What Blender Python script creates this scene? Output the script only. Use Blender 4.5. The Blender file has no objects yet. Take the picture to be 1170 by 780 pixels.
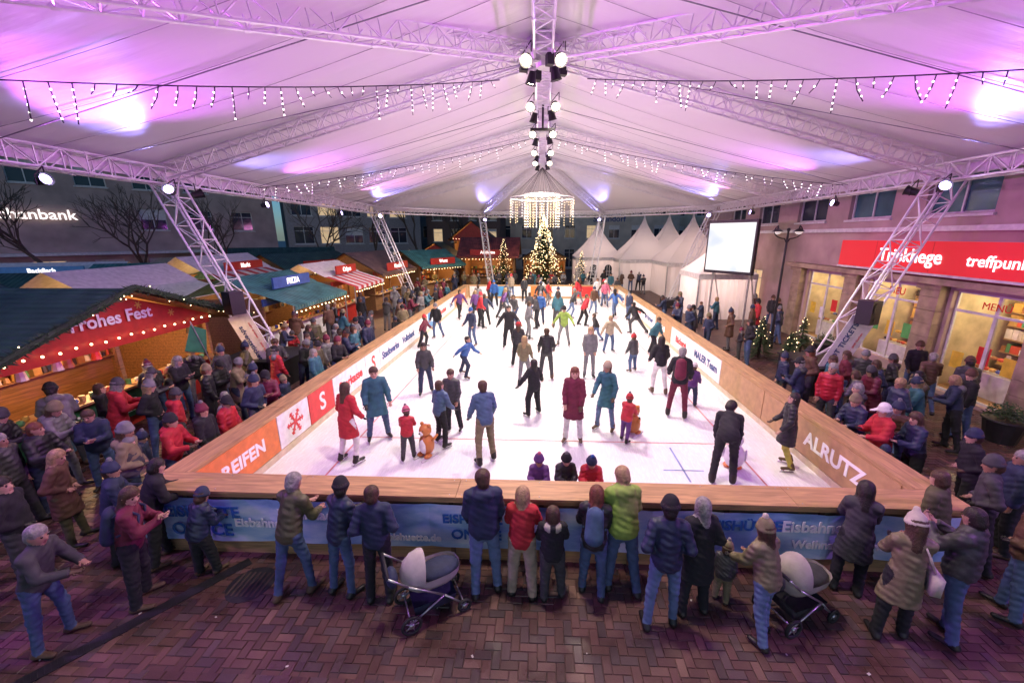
import bpy, math, random
import numpy as np
from mathutils import Vector, Matrix
R=random.Random(7)
rad=math.radians
V3=Vector
scene=bpy.context.scene
COL=scene.collection

# ------------------------------------------------------------ materials
MATS={}
def nodes_of(name):
    m=bpy.data.materials.new(name); m.use_nodes=True
    nt=m.node_tree; return m,nt,nt.nodes["Principled BSDF"]
def mat(name,c,rough=.6,metal=0.,em=None,es=0.,var=.15,scale=6.,bump=.1,bscale=30.,coat=0.,bdist=.02):
    if name in MATS: return MATS[name]
    m,nt,b=nodes_of(name)
    N=nt.nodes; L=nt.links
    tc=N.new("ShaderNodeTexCoord")
    if var>0:
        no=N.new("ShaderNodeTexNoise"); no.inputs["Scale"].default_value=scale; no.inputs["Detail"].default_value=5
        L.new(tc.outputs["Object"],no.inputs["Vector"])
        rp=N.new("ShaderNodeValToRGB"); rp.color_ramp.elements[0].position=.3; rp.color_ramp.elements[1].position=.7
        rp.color_ramp.elements[0].color=tuple(x*(1-var) for x in c)+(1,)
        rp.color_ramp.elements[1].color=tuple(min(1,x*(1+var)) for x in c)+(1,)
        L.new(no.outputs["Fac"],rp.inputs[0]); L.new(rp.outputs[0],b.inputs["Base Color"])
    else: b.inputs["Base Color"].default_value=tuple(c)+(1,)
    b.inputs["Roughness"].default_value=rough; b.inputs["Metallic"].default_value=metal
    if coat: b.inputs["Coat Weight"].default_value=coat
    if em:
        b.inputs["Emission Color"].default_value=tuple(em)+(1,); b.inputs["Emission Strength"].default_value=es
        try: m.cycles.emission_sampling='NONE'
        except Exception: pass
    if bump>0:
        n2=N.new("ShaderNodeTexNoise"); n2.inputs["Scale"].default_value=bscale; n2.inputs["Detail"].default_value=4
        L.new(tc.outputs["Object"],n2.inputs["Vector"])
        bp=N.new("ShaderNodeBump"); bp.inputs["Strength"].default_value=bump; bp.inputs["Distance"].default_value=bdist
        L.new(n2.outputs["Fac"],bp.inputs["Height"]); L.new(bp.outputs[0],b.inputs["Normal"])
    MATS[name]=m; return m
def emat(name,c,s):
    return mat(name,(.8*c[0],.8*c[1],.8*c[2]),.4,0,c,s,var=0,bump=0)
def cloth(name,c,puffer=False,rough=.75):
    k="cloth_"+name+("_p" if puffer else "")
    if k in MATS: return MATS[k]
    m=mat(k,c,rough if not puffer else .5,var=.22,scale=9,bump=.45,bscale=11)
    if puffer:
        nt=m.node_tree;N=nt.nodes;L=nt.links;b=N["Principled BSDF"]
        tc=N.new("ShaderNodeTexCoord");w=N.new("ShaderNodeTexWave");w.bands_direction='Z'
        w.inputs["Scale"].default_value=3.6;w.inputs["Distortion"].default_value=.9;w.inputs["Detail"].default_value=2
        L.new(tc.outputs["Object"],w.inputs["Vector"])
        bp=N.new("ShaderNodeBump");bp.inputs["Strength"].default_value=.35;bp.inputs["Distance"].default_value=.012
        L.new(w.outputs["Fac"],bp.inputs["Height"])
        old=b.inputs["Normal"].links[0].from_node
        L.new(old.outputs[0],bp.inputs["Normal"]);L.new(bp.outputs[0],b.inputs["Normal"])
    return m
def wood(name,c,axis='X',rough=.55,plank=0):
    if name in MATS: return MATS[name]
    m,nt,b=nodes_of(name);N=nt.nodes;L=nt.links
    tc=N.new("ShaderNodeTexCoord");mp=N.new("ShaderNodeMapping")
    mp.inputs["Scale"].default_value={'X':(.8,9,9),'Y':(9,.8,9),'Z':(9,9,.8)}[axis]
    L.new(tc.outputs["Object"],mp.inputs[0])
    no=N.new("ShaderNodeTexNoise");no.inputs["Scale"].default_value=2.2;no.inputs["Detail"].default_value=8;no.inputs["Distortion"].default_value=.8
    L.new(mp.outputs[0],no.inputs["Vector"])
    rp=N.new("ShaderNodeValToRGB");e=rp.color_ramp.elements
    e[0].position=.3;e[1].position=.72
    e[0].color=tuple(x*.6 for x in c)+(1,);e[1].color=tuple(min(1,x*1.25) for x in c)+(1,)
    L.new(no.outputs["Fac"],rp.inputs[0]);src=rp.outputs[0]
    if plank:
        w=N.new("ShaderNodeTexWave");w.bands_direction='Z' if axis!='Z' else 'X';w.wave_profile='SAW'
        w.inputs["Scale"].default_value=plank
        L.new(tc.outputs["Object"],w.inputs["Vector"])
        r2=N.new("ShaderNodeValToRGB");r2.color_ramp.elements[0].position=0;r2.color_ramp.elements[0].color=(.25,.25,.25,1)
        r2.color_ramp.elements[1].position=.12;r2.color_ramp.elements[1].color=(1,1,1,1)
        L.new(w.outputs["Fac"],r2.inputs[0])
        mx=N.new("ShaderNodeMixRGB");mx.blend_type='MULTIPLY';mx.inputs[0].default_value=.8
        L.new(src,mx.inputs[1]);L.new(r2.outputs[0],mx.inputs[2]);src=mx.outputs[0]
    L.new(src,b.inputs["Base Color"]);b.inputs["Roughness"].default_value=rough
    bp=N.new("ShaderNodeBump");bp.inputs["Strength"].default_value=.25;bp.inputs["Distance"].default_value=.01
    L.new(no.outputs["Fac"],bp.inputs["Height"]);L.new(bp.outputs[0],b.inputs["Normal"])
    MATS[name]=m;return m
def roofing(name,c):
    if name in MATS: return MATS[name]
    m=mat(name,c,.5,var=.45,scale=2.2,bump=.3,bscale=18);nt=m.node_tree;N=nt.nodes;L=nt.links;b=N["Principled BSDF"]
    tc=N.new("ShaderNodeTexCoord");w=N.new("ShaderNodeTexWave");w.bands_direction='X';w.inputs["Scale"].default_value=1.6
    L.new(tc.outputs["Object"],w.inputs["Vector"]);bp=N.new("ShaderNodeBump");bp.inputs["Strength"].default_value=.7;bp.inputs["Distance"].default_value=.03
    L.new(w.outputs["Fac"],bp.inputs["Height"]);old=b.inputs["Normal"].links[0].from_node
    L.new(old.outputs[0],bp.inputs["Normal"]);L.new(bp.outputs[0],b.inputs["Normal"]);return m

# ------------------------------------------------------------ mesh builder
class MB:
    def __init__(s): s.v=[];s.f=[];s.m=[];s.mats=[]
    def mi(s,m):
        if m not in s.mats: s.mats.append(m)
        return s.mats.index(m)
    def add(s,vs,fs,m):
        o=len(s.v);k=s.mi(m);s.v.extend([tuple(x) for x in vs])
        for f in fs: s.f.append(tuple(o+i for i in f));s.m.append(k)
    def box(s,c,sz,m,M=None):
        x,y,z=sz[0]/2,sz[1]/2,sz[2]/2
        vs=[V3((a*x,b*y,d*z)) for a in(-1,1) for b in(-1,1) for d in(-1,1)]
        if M is not None: vs=[M@q for q in vs]
        c=V3(c);vs=[q+c for q in vs]
        s.add(vs,[(0,1,3,2),(4,6,7,5),(0,4,5,1),(2,3,7,6),(0,2,6,4),(1,5,7,3)],m)
    def b2(s,p,q,m): s.box([(p[i]+q[i])/2 for i in range(3)],[abs(q[i]-p[i]) for i in range(3)],m)
    def quad(s,a,b,c,d,m): s.add([a,b,c,d],[(0,1,2,3)],m)
    def tube(s,a,b,ra,rb=None,n=6,m=None,cap=True):
        if rb is None: rb=ra
        a=V3(a);b=V3(b);d=(b-a)
        if d.length<1e-6:return
        d.normalize();u=d.orthogonal().normalized();w=d.cross(u)
        vs=[]
        for p,r in((a,ra),(b,rb)):
            for i in range(n):
                t=2*math.pi*i/n;vs.append(p+u*(r*math.cos(t))+w*(r*math.sin(t)))
        fs=[(i,(i+1)%n,n+(i+1)%n,n+i) for i in range(n)]
        if cap: fs+=[tuple(range(n))[::-1],tuple(range(n,2*n))]
        s.add(vs,fs,m)
    def path(s,pts,r,n=6,m=None):
        for a,b in zip(pts[:-1],pts[1:]): s.tube(a,b,r,r,n,m)
    def ball(s,c,r,m,n=8,k=5,sc=(1,1,1),zmin=-1.):
        c=V3(c);vs=[];fs=[]
        lo=math.asin(max(-1,zmin))
        for j in range(k+1):
            ph=lo+(math.pi/2-lo)*j/k
            for i in range(n):
                t=2*math.pi*i/n
                vs.append(c+V3((r*sc[0]*math.cos(ph)*math.cos(t),r*sc[1]*math.cos(ph)*math.sin(t),r*sc[2]*math.sin(ph))))
        for j in range(k):
            for i in range(n): fs.append((j*n+i,j*n+(i+1)%n,(j+1)*n+(i+1)%n,(j+1)*n+i))
        s.add(vs,fs,m)
    def ring(s,c,R_,r,ax,m,n=18,k=6):
        ax=V3(ax).normalized();u=ax.orthogonal().normalized();w=ax.cross(u);c=V3(c)
        vs=[];fs=[]
        for i in range(n):
            t=2*math.pi*i/n;d=u*math.cos(t)+w*math.sin(t)
            for j in range(k):
                q=2*math.pi*j/k;vs.append(c+d*(R_+r*math.cos(q))+ax*(r*math.sin(q)))
        for i in range(n):
            for j in range(k):
                fs.append((i*k+j,((i+1)%n)*k+j,((i+1)%n)*k+(j+1)%k,i*k+(j+1)%k))
        s.add(vs,fs,m)
    def done(s,name,parent=None,M=None,smooth=False):
        me=bpy.data.meshes.new(name);me.from_pydata(s.v,[],s.f)
        for m in s.mats: me.materials.append(m)
        me.polygons.foreach_set("material_index",s.m)
        if smooth: me.polygons.foreach_set("use_smooth",[True]*len(s.f))
        me.update()
        o=bpy.data.objects.new(name,me);COL.objects.link(o)
        if M is not None:o.matrix_world=M
        if parent: 
            o.parent=parent
        return o
def empty(name,M=None,size=.3):
    o=bpy.data.objects.new(name,None);o.empty_display_size=size;COL.objects.link(o)
    if M is not None:o.matrix_world=M
    return o
def text(body,loc,size,m,parent=None,rot=(90,0,0),ext=.004,bold=.0,name="lettering",align='CENTER',sx=1.):
    c=bpy.data.curves.new(name,'FONT');c.body=body;c.size=size;c.extrude=ext;c.offset=bold
    c.align_x=align;c.align_y='CENTER';c.materials.append(m);c.resolution_u=3
    o=bpy.data.objects.new(name,c);COL.objects.link(o)
    o.location=loc;o.rotation_euler=[rad(a) for a in rot];o.scale=(sx,1,1)
    if parent:o.parent=parent
    return o
def frame(P0,P1,z=0):
    P0=V3((P0[0],P0[1],z));P1=V3((P1[0],P1[1],z));u=(P1-P0).normalized();i=V3((-u.y,u.x,0))
    M=Matrix(((u.x,i.x,0,P0.x),(u.y,i.y,0,P0.y),(0,0,1,z),(0,0,0,1)));return M,(P1-P0).length
def lamp(kind,name,loc,power,color,target=None,size=60,blend=.6,radius=.15,parent=None):
    l=bpy.data.lights.new(name,kind);l.energy=power;l.color=color
    if kind=='SPOT': l.spot_size=rad(size);l.spot_blend=blend
    if kind in('POINT','SPOT'): l.shadow_soft_size=radius
    o=bpy.data.objects.new(name,l);COL.objects.link(o);o.location=loc
    if target is not None:
        o.rotation_euler=(V3(target)-V3(loc)).to_track_quat('-Z','Y').to_euler()
    if parent:o.parent=parent
    return o

# ------------------------------------------------------------ camera, world
cam=bpy.data.cameras.new("camera");co=bpy.data.objects.new("camera",cam);COL.objects.link(co)
co.location=(0,0,4.7);co.rotation_euler=(rad(90-14.8),0,rad(2.3));cam.lens=14.0;cam.sensor_width=36;cam.shift_x=-.0128
cam.clip_end=900;scene.camera=co
w=bpy.data.worlds.new("World");scene.world=w;w.use_nodes=True
nt=w.node_tree;sky=nt.nodes.new("ShaderNodeTexSky");sky.sky_type='NISHITA';sky.sun_disc=False
sky.sun_elevation=rad(9);sky.sun_rotation=rad(180);sky.ozone_density=6.;sky.dust_density=.4
nt.links.new(sky.outputs[0],nt.nodes["Background"].inputs[0]);nt.nodes["Background"].inputs[1].default_value=.11
sun=bpy.data.lights.new("sun",'SUN');sun.energy=.15;sun.angle=rad(25);sun.color=(1,.85,.8)
so=bpy.data.objects.new("sun",sun);COL.objects.link(so);so.rotation_euler=(rad(78),0,0)
try: scene.view_settings.view_transform='Standard'
except: pass

# ------------------------------------------------------------ ground
def paving(name):
    m,nt,b=nodes_of(name);N=nt.nodes;L=nt.links
    tc=N.new("ShaderNodeTexCoord");br=N.new("ShaderNodeTexBrick")
    br.inputs["Scale"].default_value=1;br.inputs["Brick Width"].default_value=.22;br.inputs["Row Height"].default_value=.11
    br.inputs["Mortar Size"].default_value=.006
    br.inputs["Color1"].default_value=(.17,.08,.06,1);br.inputs["Color2"].default_value=(.10,.055,.05,1);br.inputs["Mortar"].default_value=(.03,.025,.025,1)
    L.new(tc.outputs["Object"],br.inputs["Vector"])
    no=N.new("ShaderNodeTexNoise");no.inputs["Scale"].default_value=.7;no.inputs["Detail"].default_value=6
    L.new(tc.outputs["Object"],no.inputs["Vector"])
    mx=N.new("ShaderNodeMixRGB");mx.blend_type='MULTIPLY';mx.inputs[0].default_value=.6
    L.new(br.outputs["Color"],mx.inputs[1]);L.new(no.outputs["Fac"],mx.inputs[2]);L.new(mx.outputs[0],b.inputs["Base Color"])
    b.inputs["Roughness"].default_value=.5
    bp=N.new("ShaderNodeBump");bp.inputs["Strength"].default_value=.4;bp.inputs["Distance"].default_value=.01
    L.new(br.outputs["Fac"],bp.inputs["Height"]);bp.invert=True;L.new(bp.outputs[0],b.inputs["Normal"])
    return m
g=MB();g.quad((-400,-400,0),(400,-400,0),(400,400,0),(-400,400,0),paving("market_paving"));g.done("ground")
joint=mat("paver_joint",(.03,.025,.025),.9)
pm,pnt,pb=nodes_of("clay_paver");ca=pnt.nodes.new("ShaderNodeVertexColor");ca.layer_name="tint"
pno=pnt.nodes.new("ShaderNodeTexNoise");pno.inputs["Scale"].default_value=1.3;pno.inputs["Detail"].default_value=8
ptc=pnt.nodes.new("ShaderNodeTexCoord");pnt.links.new(ptc.outputs["Object"],pno.inputs["Vector"])
prp=pnt.nodes.new("ShaderNodeValToRGB");prp.color_ramp.elements[0].position=.35;prp.color_ramp.elements[0].color=(.45,.45,.45,1);prp.color_ramp.elements[1].position=.7
pnt.links.new(pno.outputs["Fac"],prp.inputs[0])
pmx=pnt.nodes.new("ShaderNodeMixRGB");pmx.blend_type='MULTIPLY';pmx.inputs[0].default_value=.9
pnt.links.new(ca.outputs[0],pmx.inputs[1]);pnt.links.new(prp.outputs[0],pmx.inputs[2]);pnt.links.new(pmx.outputs[0],pb.inputs["Base Color"])
prr=pnt.nodes.new("ShaderNodeMapRange");prr.inputs[1].default_value=.35;prr.inputs[2].default_value=.65;prr.inputs[3].default_value=.22;prr.inputs[4].default_value=.6
pnt.links.new(pno.outputs["Fac"],prr.inputs[0]);pnt.links.new(prr.outputs[0],pb.inputs["Roughness"])
pb2=pnt.nodes.new("ShaderNodeBump");pb2.inputs["Strength"].default_value=.35;pb2.inputs["Distance"].default_value=.006
pn2=pnt.nodes.new("ShaderNodeTexNoise");pn2.inputs["Scale"].default_value=60;pnt.links.new(ptc.outputs["Object"],pn2.inputs["Vector"])
pnt.links.new(pn2.outputs["Fac"],pb2.inputs["Height"]);pnt.links.new(pb2.outputs[0],pb.inputs["Normal"])
def pavers():
    W=.105;vs=[];fs=[];cols=[]
    def inreg(x,y):
        return (-11<x<13 and 2.<y<5.05) or (5.9<x<12.0 and 5.05<=y<17) or (-10.4<x<-5.9 and 5.05<=y<15)
    rr=random.Random(3)
    def brick(cx,cy,hx,hy,ang):
        z=.010+rr.uniform(-.0015,.0025);ti=[rr.uniform(-.0012,.0012) for _ in range(4)]
        o=len(vs);c=math.cos(ang);s_=math.sin(ang);b=.005
        for k,(a,d) in enumerate(((-1,-1),(1,-1),(1,1),(-1,1))):
            x=a*(hx-.003);y=d*(hy-.003);vs.append((cx+x*c-y*s_,cy+x*s_+y*c,.003))
        for k,(a,d) in enumerate(((-1,-1),(1,-1),(1,1),(-1,1))):
            x=a*(hx-.003-b);y=d*(hy-.003-b);vs.append((cx+x*c-y*s_,cy+x*s_+y*c,z+ti[k]))
        fs.append((o+4,o+5,o+6,o+7))
        for k in range(4): fs.append((o+k,o+(k+1)%4,o+4+(k+1)%4,o+4+k))
        t=rr.random();q=rr.uniform(.65,1.2)
        col=(.15*q,.075*q,.062*q) if t<.6 else ((.11*q,.07*q,.068*q) if t<.88 else (.2*q,.11*q,.085*q))
        cols.extend([col]*5)
    for a in range(-250,280):
        for b in range(-80,80):
            x0=a+2*b;y0=a-2*b
            for (cx,cy,hx,hy) in ((x0+1,y0+.5,1,.5),(x0+2.5,y0,.5,1)):
                X=cx*W;Y=cy*W
                if inreg(X,Y) and not(abs(Y-3.05)<.16): brick(X,Y,hx*W,hy*W,0)
    x=-11
    while x<13:
        for k in range(3): brick(x+ (k%2)*.1,3.05-.105+k*.105,.1,.0525,0)
        x+=.205
    me=bpy.data.meshes.new("brick_paving");me.from_pydata(vs,[],fs);me.materials.append(pm)
    ca=me.color_attributes.new("tint",'FLOAT_COLOR','CORNER')
    arr=np.ones((len(fs)*4,4),dtype=np.float32);arr[:,:3]=np.repeat(np.array(cols,dtype=np.float32),4,axis=0)
    ca.data.foreach_set("color",arr.ravel())
    o=bpy.data.objects.new("brick_paving",me);COL.objects.link(o)
pavers()
steel=mat("galvanised_steel",(.55,.55,.57),.4,.8)
blackm=mat("black_paint",(.012,.012,.014),.45)
dk=mat("cast_iron",(.05,.05,.055),.5,.7)
d=MB()
A=V3((-6.2,2.2,.014));B=V3((-4.3,4.75,.014));dd=(B-A);L_=dd.length;dd.normalize();Mr=Matrix.Rotation(math.atan2(dd.y,dd.x),3,'Z')
d.box((A+B)/2,(L_,.16,.012),dk,Mr)
for i in range(int(L_/.05)): d.box(A+dd*(i*.05+.02)+V3((0,0,.007)),(.012,.13,.006),dk,Mr)
d.done("drain_channel")
mh=MB();mh.tube((-4.0,4.35,.002),(-4.0,4.35,.015),.30,.30,28,dk)
for i in range(-3,4): mh.box((-4+i*.07,4.35,.0165),(.03,.4,.005),mat("manhole_infill",(.07,.045,.04),.7))
mh.done("manhole_cover")
lt_=MB();pw=mat("paper_scrap",(.6,.58,.5),.7)
for i in range(14):
    x=R.uniform(-8,8);y=R.uniform(3.1,4.4);s_=R.uniform(.01,.025);a=R.uniform(0,3.1)
    lt_.box((x,y,.018),(s_*1.6,s_,.003),pw,Matrix.Rotation(a,3,'Z'))
lt_.done("paper_litter")

# ------------------------------------------------------------ rink
rink=empty("ice_rink")
XI=5.5;Y0=5.3;Y1=30.
im,nt,b=nodes_of("rink_ice");N=nt.nodes;L=nt.links
tc=N.new("ShaderNodeTexCoord");n1=N.new("ShaderNodeTexNoise");n1.inputs["Scale"].default_value=.6;n1.inputs["Detail"].default_value=7
L.new(tc.outputs["Object"],n1.inputs["Vector"])
r1=N.new("ShaderNodeValToRGB");r1.color_ramp.elements[0].position=.3;r1.color_ramp.elements[0].color=(.66,.70,.76,1);r1.color_ramp.elements[1].position=.7;r1.color_ramp.elements[1].color=(.86,.86,.86,1)
L.new(n1.outputs["Fac"],r1.inputs[0]);L.new(r1.outputs[0],b.inputs["Base Color"])
mp=N.new("ShaderNodeMapping");mp.inputs["Scale"].default_value=(14,1.2,1);mp.inputs["Rotation"].default_value=(0,0,.5);L.new(tc.outputs["Object"],mp.inputs[0])
n2=N.new("ShaderNodeTexNoise");n2.inputs["Scale"].default_value=3;n2.inputs["Detail"].default_value=9;n2.inputs["Distortion"].default_value=1.5
L.new(mp.outputs[0],n2.inputs["Vector"])
mr=N.new("ShaderNodeMapRange");mr.inputs[1].default_value=.3;mr.inputs[2].default_value=.7;mr.inputs[3].default_value=.12;mr.inputs[4].default_value=.38
L.new(n2.outputs["Fac"],mr.inputs[0]);L.new(mr.outputs[0],b.inputs["Roughness"])
bp=N.new("ShaderNodeBump");bp.inputs["Strength"].default_value=.12;bp.inputs["Distance"].default_value=.01;L.new(n2.outputs["Fac"],bp.inputs["Height"]);L.new(bp.outputs[0],b.inputs["Normal"])
ply=wood("plywood",(.46,.28,.13),'X',.5)
plyy=wood("plywood_long",(.46,.28,.13),'Y',.5)
plyd=wood("timber_dark",(.22,.12,.06),'X')
s=MB();s.b2((-XI,Y0,0.01),(XI,Y1,.15),im);s.done("ice_surface",rink)
red=mat("line_red",(.62,.25,.24),.3,var=.25,scale=3);blu=mat("line_blue",(.22,.3,.6),.3,var=.25,scale=3)
s=MB()
def line(x0,y0,x1,y1,wd,mm):
    a=V3((x0,y0,.154));c=V3((x1,y1,.154));q=(c-a).normalized();p=V3((-q.y,q.x,0))*wd/2
    s.quad(a-p,c-p,c+p,a+p,mm)
line(-4.2,6.6,-4.2,28.5,.04,red);line(4.3,6.6,4.3,28.5,.04,red)
for y in(8.3,13.6,19.2,25.): line(-4.17,y,4.27,y,.035,red if y!=19.2 else blu)
for x,y in((-2.2,10.8),(2.4,10.8),(-2.2,16),(2.4,16),(0,22)): line(x-.4,y,x+.4,y,.04,blu)
line(2.9,6.8,2.9,8.1,.04,blu);line(2.5,7.2,3.3,7.2,.035,blu) 
s.done("ice_markings",rink)
white=mat("white_panel",(.75,.75,.74),.4);orange=mat("orange_panel",(.7,.2,.05),.4);redp=mat("red_panel",(.62,.03,.03),.4);bluep=mat("blue_panel",(.06,.25,.5),.4)
navyt=mat("navy_lettering",(.02,.05,.2),.5,var=0,bump=0);whitet=mat("white_lettering",(.85,.85,.85),.5,var=0,bump=0);redt=mat("red_lettering",(.7,.03,.03),.5,var=0,bump=0)
dasher=mat("dasher_tan",(.42,.25,.12),.5)
s=MB()
OW=.42
for sx in(-1,1):
    y=Y0
    while y<Y1+.25:
        y2=min(y+2.44,Y1+.3);s.b2((sx*XI,y,1.09),(sx*(XI+OW),y2-.006,1.13+R.uniform(-.002,.003)),plyy);y=y2
    s.b2((sx*(XI+.0),Y0,.04),(sx*(XI+.04),Y1,1.088),plyy)
    s.b2((sx*(XI+OW-.08),Y0,.0),(sx*(XI+OW-.04),Y1,1.088),plyy)
    y=Y0+.3
    while y<Y1: s.b2((sx*(XI+OW-.035),y,0),(sx*(XI+OW+.03),y+.06,1.085),plyd);y+=1.2
x=-XI-OW
while x<XI+OW-.01:
    x2=min(x+2.37,XI+OW);s.b2((x,Y0-.46,1.091),(x2-.006,Y0-.003,1.13+R.uniform(-.002,.003)),ply)
    for yy in(-.40,-.06):
        for xx in(x+.08,(x+x2)/2,x2-.1): s.tube((xx,Y0+yy,1.128),(xx,Y0+yy,1.136),.008,.008,6,steel)
    x=x2
s.b2((-XI-OW,Y0-.44,1.03),(XI+OW,Y0-.40,1.088),ply)
s.b2((-XI,Y0-.04,.04),(XI,Y0-.003,1.088),ply)
s.b2((-XI-OW,Y0-.38,.0),(XI+OW,Y0-.34,1.05),ply)
s.b2((-XI-OW,Y1,1.09),(XI+OW,Y1+.4,1.131),ply);s.b2((-XI,Y1,.04),(XI,Y1+.04,1.088),ply)
for sx in(-1,1): s.b2((sx*(XI-.02),Y0+.02,.151),(sx*(XI-.001),Y1-.02,.29),mat("kick_strip",(.6,.5,.35),.5))
for x in np.arange(-5.2,5.4,1.3): s.b2((x,Y0-.40,0),(x+.07,Y0-.382,1.03),plyd)
s.done("dasher_boards",rink)
cyc=[(orange,whitet,"REIFEN"),(white,redt,"*"),(redp,whitet,"S"),(white,redt,"Sparkasse"),(white,redt,"S"),(white,navyt,"Stadtwerke"),(white,navyt,"Volksbank"),(white,redt,"radio"),(bluep,whitet,"Eiszeit"),(white,redt,"Apotheke"),(white,navyt,"Optik"),(orange,whitet,"Bau")]
y=Y0+.1;i=0;s=MB()
while y<Y1-2:
    p,t,tx=cyc[i%len(cyc)];wd=1.15 if tx in("S","*") else 2.0
    s.b2((-XI+.003,y,.31),(-XI+.018,y+wd-.03,1.05),p)
    if tx=="*":
        for a in range(3):
            q=math.pi*a/3;s.box((-XI+.022,y+wd/2,.68),(.006+.001*a,.58,.05),redp,Matrix.Rotation(q,3,'X'))
            for e_ in(-1,1):
                for r_ in(.17,.25):
                    c_=V3((-XI+.022,y+wd/2+e_*r_*math.cos(q),.68+e_*r_*math.sin(q)));s.box(c_,(.0045,.12,.03),redp,Matrix.Rotation(q+math.pi/2,3,'X'))
    else: text(tx,(-XI+.022,y+wd/2,.67),.62 if tx=="S" else .36,t,rink,(90,0,90),bold=.012)
    y+=wd;i+=1
s.done("advert_panels",rink)
s=MB()
s.b2((XI-.018,5.5,.31),(XI-.003,9.3,1.05),dasher);text("ALRUTZ",(XI-.022,6.9,.68),.42,whitet,rink,(90,0,-90),bold=.012)
y=9.3;i=0
seq=[(dasher,whitet,""),(white,navyt,"MALER Team"),(white,redt,"Bäckerei"),(dasher,whitet,"Grill"),(white,navyt,"Ihr Partner"),(white,redt,"Fahrschule")]
while y<Y1-2:
    p,t,tx=seq[i%6];s.b2((XI-.018,y+.03,.31),(XI-.003,y+2.4,1.05),p)
    if tx: text(tx,(XI-.022,y+1.2,.68),.34,t,rink,(90,0,-90),bold=.01)
    y+=2.4;i+=1
s.done("advert_panels_b",rink)
s=MB();x=-XI+.1;i=0
while x<XI-1.5:
    s.b2((x,Y1-.02,.3),(x+1.5,Y1-.004,1.05),[white,bluep,white,orange,white,redp,white][i%7]);x+=1.55;i+=1
s.done("advert_panels_far",rink)
bm_,nt,b=nodes_of("mountain_banner");N=nt.nodes;L=nt.links
tc=N.new("ShaderNodeTexCoord");mp=N.new("ShaderNodeMapping");mp.inputs["Scale"].default_value=(.8,1,2.2);L.new(tc.outputs["Object"],mp.inputs[0])
no=N.new("ShaderNodeTexNoise");no.inputs["Scale"].default_value=1.6;no.inputs["Detail"].default_value=9;L.new(mp.outputs[0],no.inputs["Vector"])
rp=N.new("ShaderNodeValToRGB");e=rp.color_ramp.elements;e[0].position=.36;e[0].color=(.16,.30,.52,1);e[1].position=.66;e[1].color=(.66,.74,.84,1)
q=e.new(.48);q.color=(.30,.48,.70,1);L.new(no.outputs["Fac"],rp.inputs[0]);L.new(rp.outputs[0],b.inputs["Base Color"]);b.inputs["Roughness"].default_value=.5
s=MB()
nseg=60
xs=np.linspace(-XI-OW-.02,XI+.25,nseg)
for a,c in zip(xs[:-1],xs[1:]):
    wv=lambda x:Y0-.455-.012*math.sin(x*5.1)-.008*math.sin(x*13)
    s.quad((a,wv(a),.28),(c,wv(c),.28),(c,wv(c),1.0),(a,wv(a),1.0),bm_)
s.done("front_banner",rink)
blt=mat("blue_lettering",(.03,.14,.42),.5,var=0,bump=0)
for tx,x,z,sz,mm in(("EISHÜTTE",-4.95,.78,.26,blt),("ON ICE",-5.0,.48,.28,blt),("Eisbahnspaß",-4.0,.62,.2,whitet),("Weihnachtsmarkt",-3.0,.78,.22,whitet),("www.eishuette.de",-2.0,.45,.16,whitet),("EISHÜTTE",-.95,.78,.2,blt),("ON ICE",-.9,.52,.22,blt),("EISHÜTTE",2.9,.8,.22,blt),("Eisbahnspaß",3.95,.8,.24,whitet),("Weihnachtsmarkt",4.2,.52,.18,whitet)):
    text(tx,(x,Y0-.478,z),sz,mm,rink,bold=.006)

# ------------------------------------------------------------ tent
tent=empty("event_tent")
alu=mat("aluminium_truss",(.78,.78,.80),.38,.45,var=.08)
def truss(mb,a,b,w=.42,r=.028,up=V3((0,0,1)),seg=None,h=None):
    a=V3(a);b=V3(b);h=h or w;d=(b-a);L_=d.length;d.normalize()
    s_=d.cross(up)
    if s_.length<.1: s_=V3((1,0,0))
    s_.normalize();u=s_.cross(d).normalized()
    c=[s_*(w/2)+u*(h/2),-s_*(w/2)+u*(h/2),-s_*(w/2)-u*(h/2),s_*(w/2)-u*(h/2)]
    for q in c: mb.tube(a+q,b+q,r,r,6,alu)
    n=max(2,int(L_/(seg or w*1.15)));st=L_/n
    for i in range(n):
        p=a+d*(st*i);e=a+d*(st*(i+1))
        for k in range(4):
            q1,q2=c[k],c[(k+1)%4]
            if (i+k)%2: q1,q2=q2,q1
            mb.tube(p+q1,e+q2,r*.5,r*.5,4,alu,False)
        for k in range(4): mb.tube(p+c[k],p+c[(k+1)%4],r*.5,r*.5,4,alu,False)
        if i%5==0:
            for q in c: mb.tube(p+q-d*.05,p+q+d*.05,r*1.5,r*1.5,6,alu)
EX=11.2;EZ=6.4;RZ=9.45
t=MB()
for sx in(-1,1):
    truss(t,(sx*EX,-3,EZ),(sx*EX,27.6,EZ),.45,.034)
    truss(t,(sx*EX,27.6,EZ),(sx*4.9,34,EZ),.4)
    for Y in(12.2,19.9,27.6): truss(t,(sx*.25,Y,RZ-.1),(sx*(EX-.2),Y,EZ+.12),.38,.028,h=.42)
    truss(t,(sx*.3,12.1,RZ-.1),(sx*(EX-.2),.6,EZ+.1),.38,.028)
    truss(t,(0,27.6,RZ-.1),(sx*4.9,34,EZ+.1),.36,.026)
    truss(t,(sx*EX,12.2,EZ-.1),(sx*8.9,12.2,.9),.52,.034,up=V3((0,1,0)))
    truss(t,(sx*EX,27.6,EZ-.1),(sx*9.0,27.6,.4),.52,.034,up=V3((0,1,0)))
    truss(t,(sx*4.9,34,EZ-.1),(sx*4.2,34,.2),.45,.03,up=V3((0,1,0)))
    truss(t,(sx*EX,.6,EZ-.1),(sx*13.6,.6,.2),.5,.03,up=V3((0,1,0)))
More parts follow.
